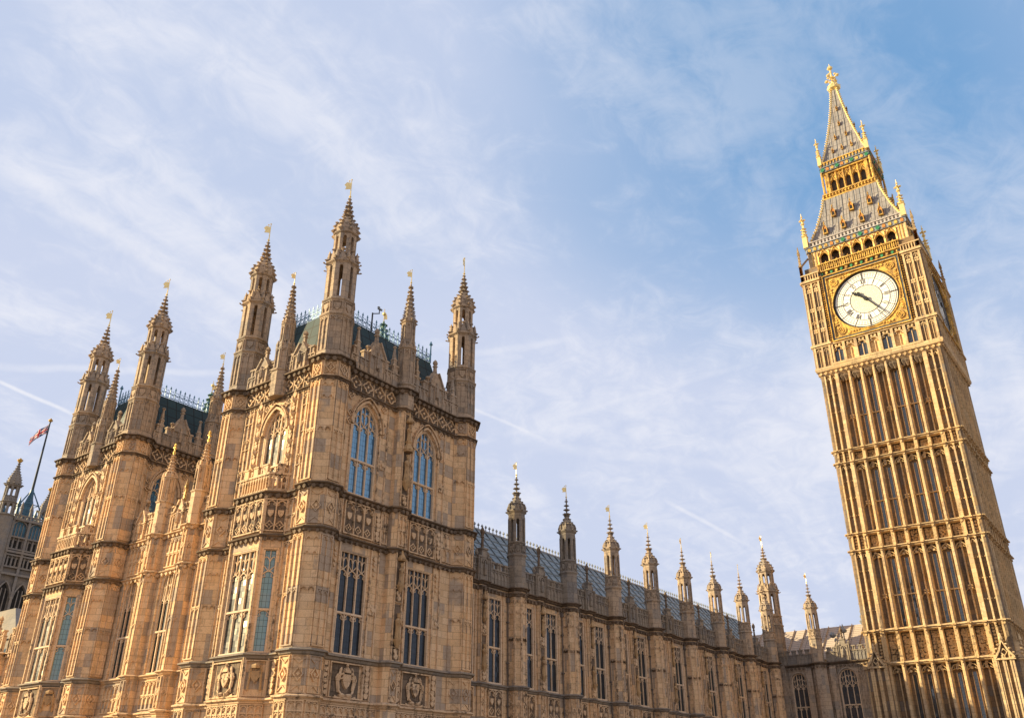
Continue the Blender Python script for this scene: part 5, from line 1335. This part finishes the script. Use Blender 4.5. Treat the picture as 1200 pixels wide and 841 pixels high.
for r in FACES:
    o = cpart('clock_face', dm, None, r)
    for nme, me in (('frame', fr), ('rim', rim), ('minute_ring', tr), ('numerals', nm), ('centre_glass', disc), ('centre_tracery', cen)): part(nme, me, None, o)
    for nme, me, ang, wz in (('hour_hand', HH, 312, 6.50), ('minute_hand', MH, 143, 6.60)):
        h = part(nme, me, None, o, (0, -wz, CZ)); h.rotation_euler = (0, radians(ang), 0)
# ---- frieze and belfry
m = MB()
m.cur = 0; m.box(-4.7, 4.7, 6.25, 6.55, 55.05, 55.2); m.box(-4.7, 4.7, 6.25, 6.62, 55.75, 55.9); m.box(-4.7, 4.7, 6.2, 6.6, 56.75, 56.9)
for k in range(16):
    c = -4.35+k*.58; m.cur = (1, 0)[k % 2]; shield(m, c, 55.5, .26, 6.29, 6.5 if k % 2 else 6.46)
m.cur = 0
for k in range(40): c = -4.6+k*.236; m.box(c-.045, c+.045, 6.3, 6.52, 55.9, 56.75); 
for k in range(20): quat(m, -4.45+k*.47, 56.35, .16, 6.3, 6.5, .05)
cm = m.mesh('frieze', [GOLD, GREEN])
for r in FACES: cpart('frieze', cm, None, r)
m = MB(); m.box(-5.0, 5.0, -5.0, 5.0, 56.8, 60.3); cpart('belfry_chamber', m, LOUV)
m = MB(); m.box(-5.75, 5.75, -5.75, 5.75, 56.9, 57.0); m.box(-5.7, 5.7, -5.7, 5.7, 59.25, 59.45)
for sx in (-1, 1):
    for sy in (-1, 1): m.lathe(sx*5.2, sy*5.2, [(.5, 57), (.5, 59.3)], 4, ph=pi/4); m.lathe(sx*5.66, sy*5.66, [(.12, 57), (.12, 59.3)], 6)
cpart('belfry_corner', m, TOW)
m = MB(); BU = [-4.55+1.3*k for k in range(8)]
for u in BU:
    m.cur = 0; m.box(u-.17, u+.17, 5.3, 5.68, 57, 59.25); m.cur = 1; m.lathe(u, 5.74, [(.07, 57), (.07, 58.9), (.12, 59)], 6)
for k in range(7):
    c = (BU[k]+BU[k+1])/2; m.cur = 0
    A = arch(c, .48, 58.25, .6, 4)
    for p, q in zip(A[:-1], A[1:]): m.prism([p, q, (q[0], 59.25), (p[0], 59.25)], 5.4, 5.62, True)
    m.cur = 1; m.band([(c-.55, 58.35), (c, 59.25), (c+.55, 58.35)], .10, 5.6, 5.78); m.band(A, .07, 5.6, 5.74)
    m.lathe(c, 5.3, [(.16, 57), (.12, 57.4), (.1, 57.7), (.03, 57.9)], 6)
for g in (-1, 1):
    for u in (4.9, 5.25): m.cur = 1; m.box(g*u-.05, g*u+.05, 5.69, 5.76, 57, 59.3)
cm = m.mesh('belfry_arcade', [ORNG, GOLD])
for r in FACES: cpart('belfry_arcade', cm, None, r)
def emblem_band(h, z, n, step, sz):
    m = MB(); m.cur = 0; m.box(-h, h, h-.3, h-.02, z-.04, z+sz*1.35); m.box(-h, h, h-.3, h+.12, z+sz*1.35, z+sz*1.5)
    for k in range(n):
        c = (k-(n-1)/2)*step; m.cur = (1, 2, 3)[k % 3] if R.random() > .25 else 3
        if m.cur == 1: quat(m, c, z+sz*.65, sz*.5, h-.05, h+.10, .10)
        m.prism([(c-sz*.42, z+sz*.15), (c+sz*.42, z+sz*.15), (c+sz*.42, z+sz*.95), (c, z+sz*1.2), (c-sz*.42, z+sz*.95)], h-.03, h+.07)
    return m.mesh('emblem_band', [GREYP, GREEN, RUST, GOLD])
cm = emblem_band(5.88, 59.35, 17, .68, .42)
for r in FACES: cpart('emblem_band', cm, None, r)
m = MB(); m.box(-5.9, 5.9, 5.6, 5.86, 59.95, 60.15)
for k in range(28): c = -5.75+k*.426; m.box(c-.10, c+.10, 5.68, 5.84, 60.15, 60.6)
m.box(-5.9, 5.9, 5.62, 5.92, 60.6, 60.72)
cm = m.mesh('eaves_parapet', simple('pale_iron', (.42, .37, .36), .55, 0, .25, 6))
for r in FACES: cpart('eaves_parapet', cm, None, r)
m = MB(); m.box(-5.7, 5.7, -5.7, 5.7, 59.9, 60.35); cpart('roof_deck', m, ROOFT)
def tower_roof(name, rings):
    m = MB()
    for (a, z0), (b, z1) in zip(rings[:-1], rings[1:]):
        frustum_roof(m, (-a, -a, a, a), (-b, -b, b, b), z0, z1)
    m.frame(); return m
RL = [(5.6, 60.3), (5.05, 61.6), (4.5, 63.1), (3.95, 65.0), (3.5, 66.8), (3.35, 67.75)]
RS = [(2.9, 73.4), (2.35, 75.4), (1.75, 78.0), (1.2, 80.8), (.72, 83.8), (.42, 86.4), (.36, 87.0)]
def rad(rings, z):
    for (a, z0), (b, z1) in zip(rings[:-1], rings[1:]):
        if z0 <= z <= z1: return a+(b-a)*(z-z0)/(z1-z0)
    return rings[-1][0]
lr = cpart('lower_roof', tower_roof('r', RL), ROOFT); sp = cpart('spire', tower_roof('s', RS), ROOFT)
for rings, par, st, sz, ribs in ((RL, lr, .42, .12, (-4.6, -3.9, -3.2, -2.5, -1.8, -1.1, -.4, .4, 1.1, 1.8, 2.5, 3.2, 3.9, 4.6)), (RS, sp, .40, .105, (-1.9, -1.3, -.65, 0, .65, 1.3, 1.9))):
    m = MB(); z = rings[0][1]+.3
    for sx in (-1, 1):
        for sy in (-1, 1):
            for (a, z0), (b, z1) in zip(rings[:-1], rings[1:]): m.tube((sx*a, sy*a, z0), (sx*b, sy*b, z1), .09, .09, 4)
    while z < rings[-1][1]:
        a = rad(rings, z)+.10
        for sx in (-1, 1):
            for sy in (-1, 1): m.ball(sx*a, sy*a, z, sz, 5)
        z += st
    part('crocketed_hip', m, GILT, par)
    m = MB()
    for u in ribs:
        for (a, z0), (b, z1) in zip(rings[:-1], rings[1:]):
            if abs(u) < b: m.loft([[(u-.035, a, z0), (u, a+.07, z0), (u+.035, a, z0)], [(u-.035, b, z1), (u, b+.07, z1), (u+.035, b, z1)]])
    cm = m.mesh('standing_rib', GREYP)
    for r in FACES: part('standing_rib', cm, None, par, (0, 0, 0), r)
def dormer(s):
    m = MB(); m.cur = 0
    m.prism([(-.24*s, 0), (.24*s, 0), (.24*s, .75*s), (0, 1.25*s), (-.24*s, .75*s)], -1.0*s, .05)
    m.cur = 1; m.prism(arch(0, .14*s, .5*s, .24*s, 3)+[(.14*s, .12*s), (-.14*s, .12*s)], .05, .07)
    m.cur = 2; m.band([(-.30*s, .66*s), (0, 1.30*s), (.30*s, .66*s)], .07*s, -.5*s, .14); m.box(-.27*s, .27*s, -.3, .12, -.03, .08*s)
    m.box(-.25*s, -.18*s, .04, .10, 0, .75*s); m.box(.18*s, .25*s, .04, .10, 0, .75*s)
    m.lathe(0, .08, [(.03, 1.25*s), (.09*s, 1.45*s), (.02, 1.75*s)], 5); return m.mesh('dormer', [RUST, DARK, GOLD])
DM = dormer(1.0); LM = dormer(.48)
for r in FACES:
    for z, us in ((61.6, (-3.3, -1.1, 1.1, 3.3)), (64.3, (-2.2, 0, 2.2))):
        for u in us:
            w = rad(RL, z)+.25; o = part('dormer', DM, None, lr, (u*cos(r)+w*sin(r), u*sin(r)-w*cos(r), z), r)
    for z, us in ((75.0, (-1.2, .0, 1.2)), (77.4, (-.7, .7)), (79.8, (0,)), (82.8, (0,))):
        for u in us:
            w = rad(RS, z)+.12; o = part('lucarne', LM, None, sp, (u*cos(r)+w*sin(r), u*sin(r)-w*cos(r), z), r)
# lantern
m = MB(); m.cur = 0; m.box(-2.35, 2.35, -2.35, 2.35, 67.6, 73.2)
m.cur = 1; m.box(-3.35, 3.35, -3.35, 3.35, 67.7, 67.95); m.box(-3.15, 3.15, -3.15, 3.15, 67.95, 68.6); m.box(-2.9, 2.9, -2.9, 2.9, 71.9, 72.2)
m.cur = 2; m.box(-3.0, 3.0, -3.0, 3.0, 72.9, 73.45)
cpart('lantern_core', m, [LOUV, GOLD, GREYP])
m = MB(); LU = [-2.3+.92*k for k in range(6)]
for k in range(17): c = -3.2+k*.4; m.lathe(c, 3.3, [(.03, 68.0), (.14, 68.25), (.03, 68.5)], 4, ph=0)
m.box(-3.3, 3.3, 3.1, 3.36, 68.45, 68.62)
for u in LU: m.box(u-.13, u+.13, 2.3, 2.72, 68.6, 72.0); m.box(u-.05, u+.05, 2.72, 2.82, 68.6, 71.8)
for k in range(5):
    c = (LU[k]+LU[k+1])/2; A = arch(c, .33, 70.4, .5, 4)
    for p, q in zip(A[:-1], A[1:]): m.prism([p, q, (q[0], 71.95), (p[0], 71.95)], 2.36, 2.6, True)
    m.band([(c-.34, 70.6), (c, 71.3), (c+.34, 70.6)], .08, 2.58, 2.74); quat(m, c, 71.55, .2, 2.58, 2.7, .06); m.box(c-.33, c+.33, 2.5, 2.66, 68.6, 68.95)
for g in (-1, 1): m.lathe(g*3.05, 3.05, [(.13, 68.5), (.10, 70), (.13, 70.1), (.10, 72.2)], 5); m.box(g*2.6-.28, g*2.6+.28, 2.3, 2.62, 68.6, 72)
for k in range(15): c = -2.9+k*.41; m.box(c-.08, c+.08, 2.95, 3.12, 73.1, 73.5)
m.box(-3.1, 3.1, 2.95, 3.16, 73.5, 73.62)
cm = m.mesh('lantern_arcade', GOLD)
for r in FACES: cpart('lantern_arcade', cm, None, r)
cm = emblem_band(3.1, 72.2, 10, .62, .42)
for r in FACES: cpart('emblem_band', cm, None, r)
def pinn(h, s):
    m = MB(); m.lathe(0, 0, [(.26*s, 0), (.24*s, h*.3), (.32*s, h*.32), (.16*s, h*.36), (.10*s, h*.62), (.07*s, h*.66)], 4, ph=pi/4)
    m.ball(0, 0, h*.70, .20*s); m.lathe(0, 0, [(.05*s, h*.7), (.035*s, h)], 5)
    for g in (-1, 1): m.ball(g*.24*s, 0, h*.80, .12*s); m.ball(0, g*.24*s, h*.80, .12*s)
    m.box(-.3*s, .3*s, -.04, .04, h*.78, h*.82); m.box(-.04, .04, -.3*s, .3*s, h*.78, h*.82); m.ball(0, 0, h*.9, .11*s)
    for k in range(4):
        for j in range(3): crocket(m, .2*s*cos(k*pi/2), .2*s*sin(k*pi/2), h*(.38+.08*j), .11*s)
    return m.mesh('pinnacle', GILT)
for h, s, d, z in ((5.2, 1.15, 5.75, 60.1), (4.6, .95, 3.0, 73.3)):
    me = pinn(h, s)
    for sx in (-1, 1):
        for sy in (-1, 1): o = cpart('pinnacle', me, None); o.location = o.location+Vector((sx*d, sy*d, z))
m = MB(); m.lathe(0, 0, [(.36, 86.9), (.75, 87.2), (.85, 87.5), (.6, 87.7), (.62, 88.0), (.2, 88.2), (.12, 88.6), (.09, 91)], 8)
for k in range(8): a = k*pi/4; m.ball(.8*cos(a), .8*sin(a), 87.6, .13); 
for k in range(4):
    a = k*pi/2+.3; c, s = cos(a), sin(a); m.tube((0, 0, 89.3), (.85*c, .85*s, 89.3), .06); m.ball(.85*c, .85*s, 89.3, .24); m.ball(.55*c, .55*s, 89.75, .16); m.tube((.1*c, .1*s, 88.7), (.6*c, .6*s, 89.1), .05); m.ball(.45*c, .45*s, 88.85, .13)
m.ball(0, 0, 89.4, .3); m.ball(0, 0, 91.15, .36); m.ball(0, 0, 90.4, .16); m.lathe(0, 0, [(.06, 91.2), (.03, 91.95)], 5)
cpart('gilded_finial', m, GILT)
ct.rotation_euler = (LEAN, 0, 0)

# ================================================================== SECURITY CAMERA on the pavilion roof
sc_ = thing('security_camera', 'small security camera on a cranked mast above the pavilion roof', 'camera', None, (33.0, 36.0, 26.3))
m = MB(); m.lathe(0, 0, [(.045, 0), (.045, 1.35)], 6); m.tube((0, 0, 1.3), (.5, .1, 1.5), .035); m.tube((.48, .1, 1.46), (.48, .1, 1.8), .035); part('mast', m, BLACK, sc_, (33.0, 36.0, 26.3))
m = MB(); m.box(.36, .70, .03, .14, 1.78, 1.88); m.box(.34, .48, .03, .15, 1.9, 1.96); part('camera_housing', m, GREYP, sc_, (33.0, 36.0, 26.3))
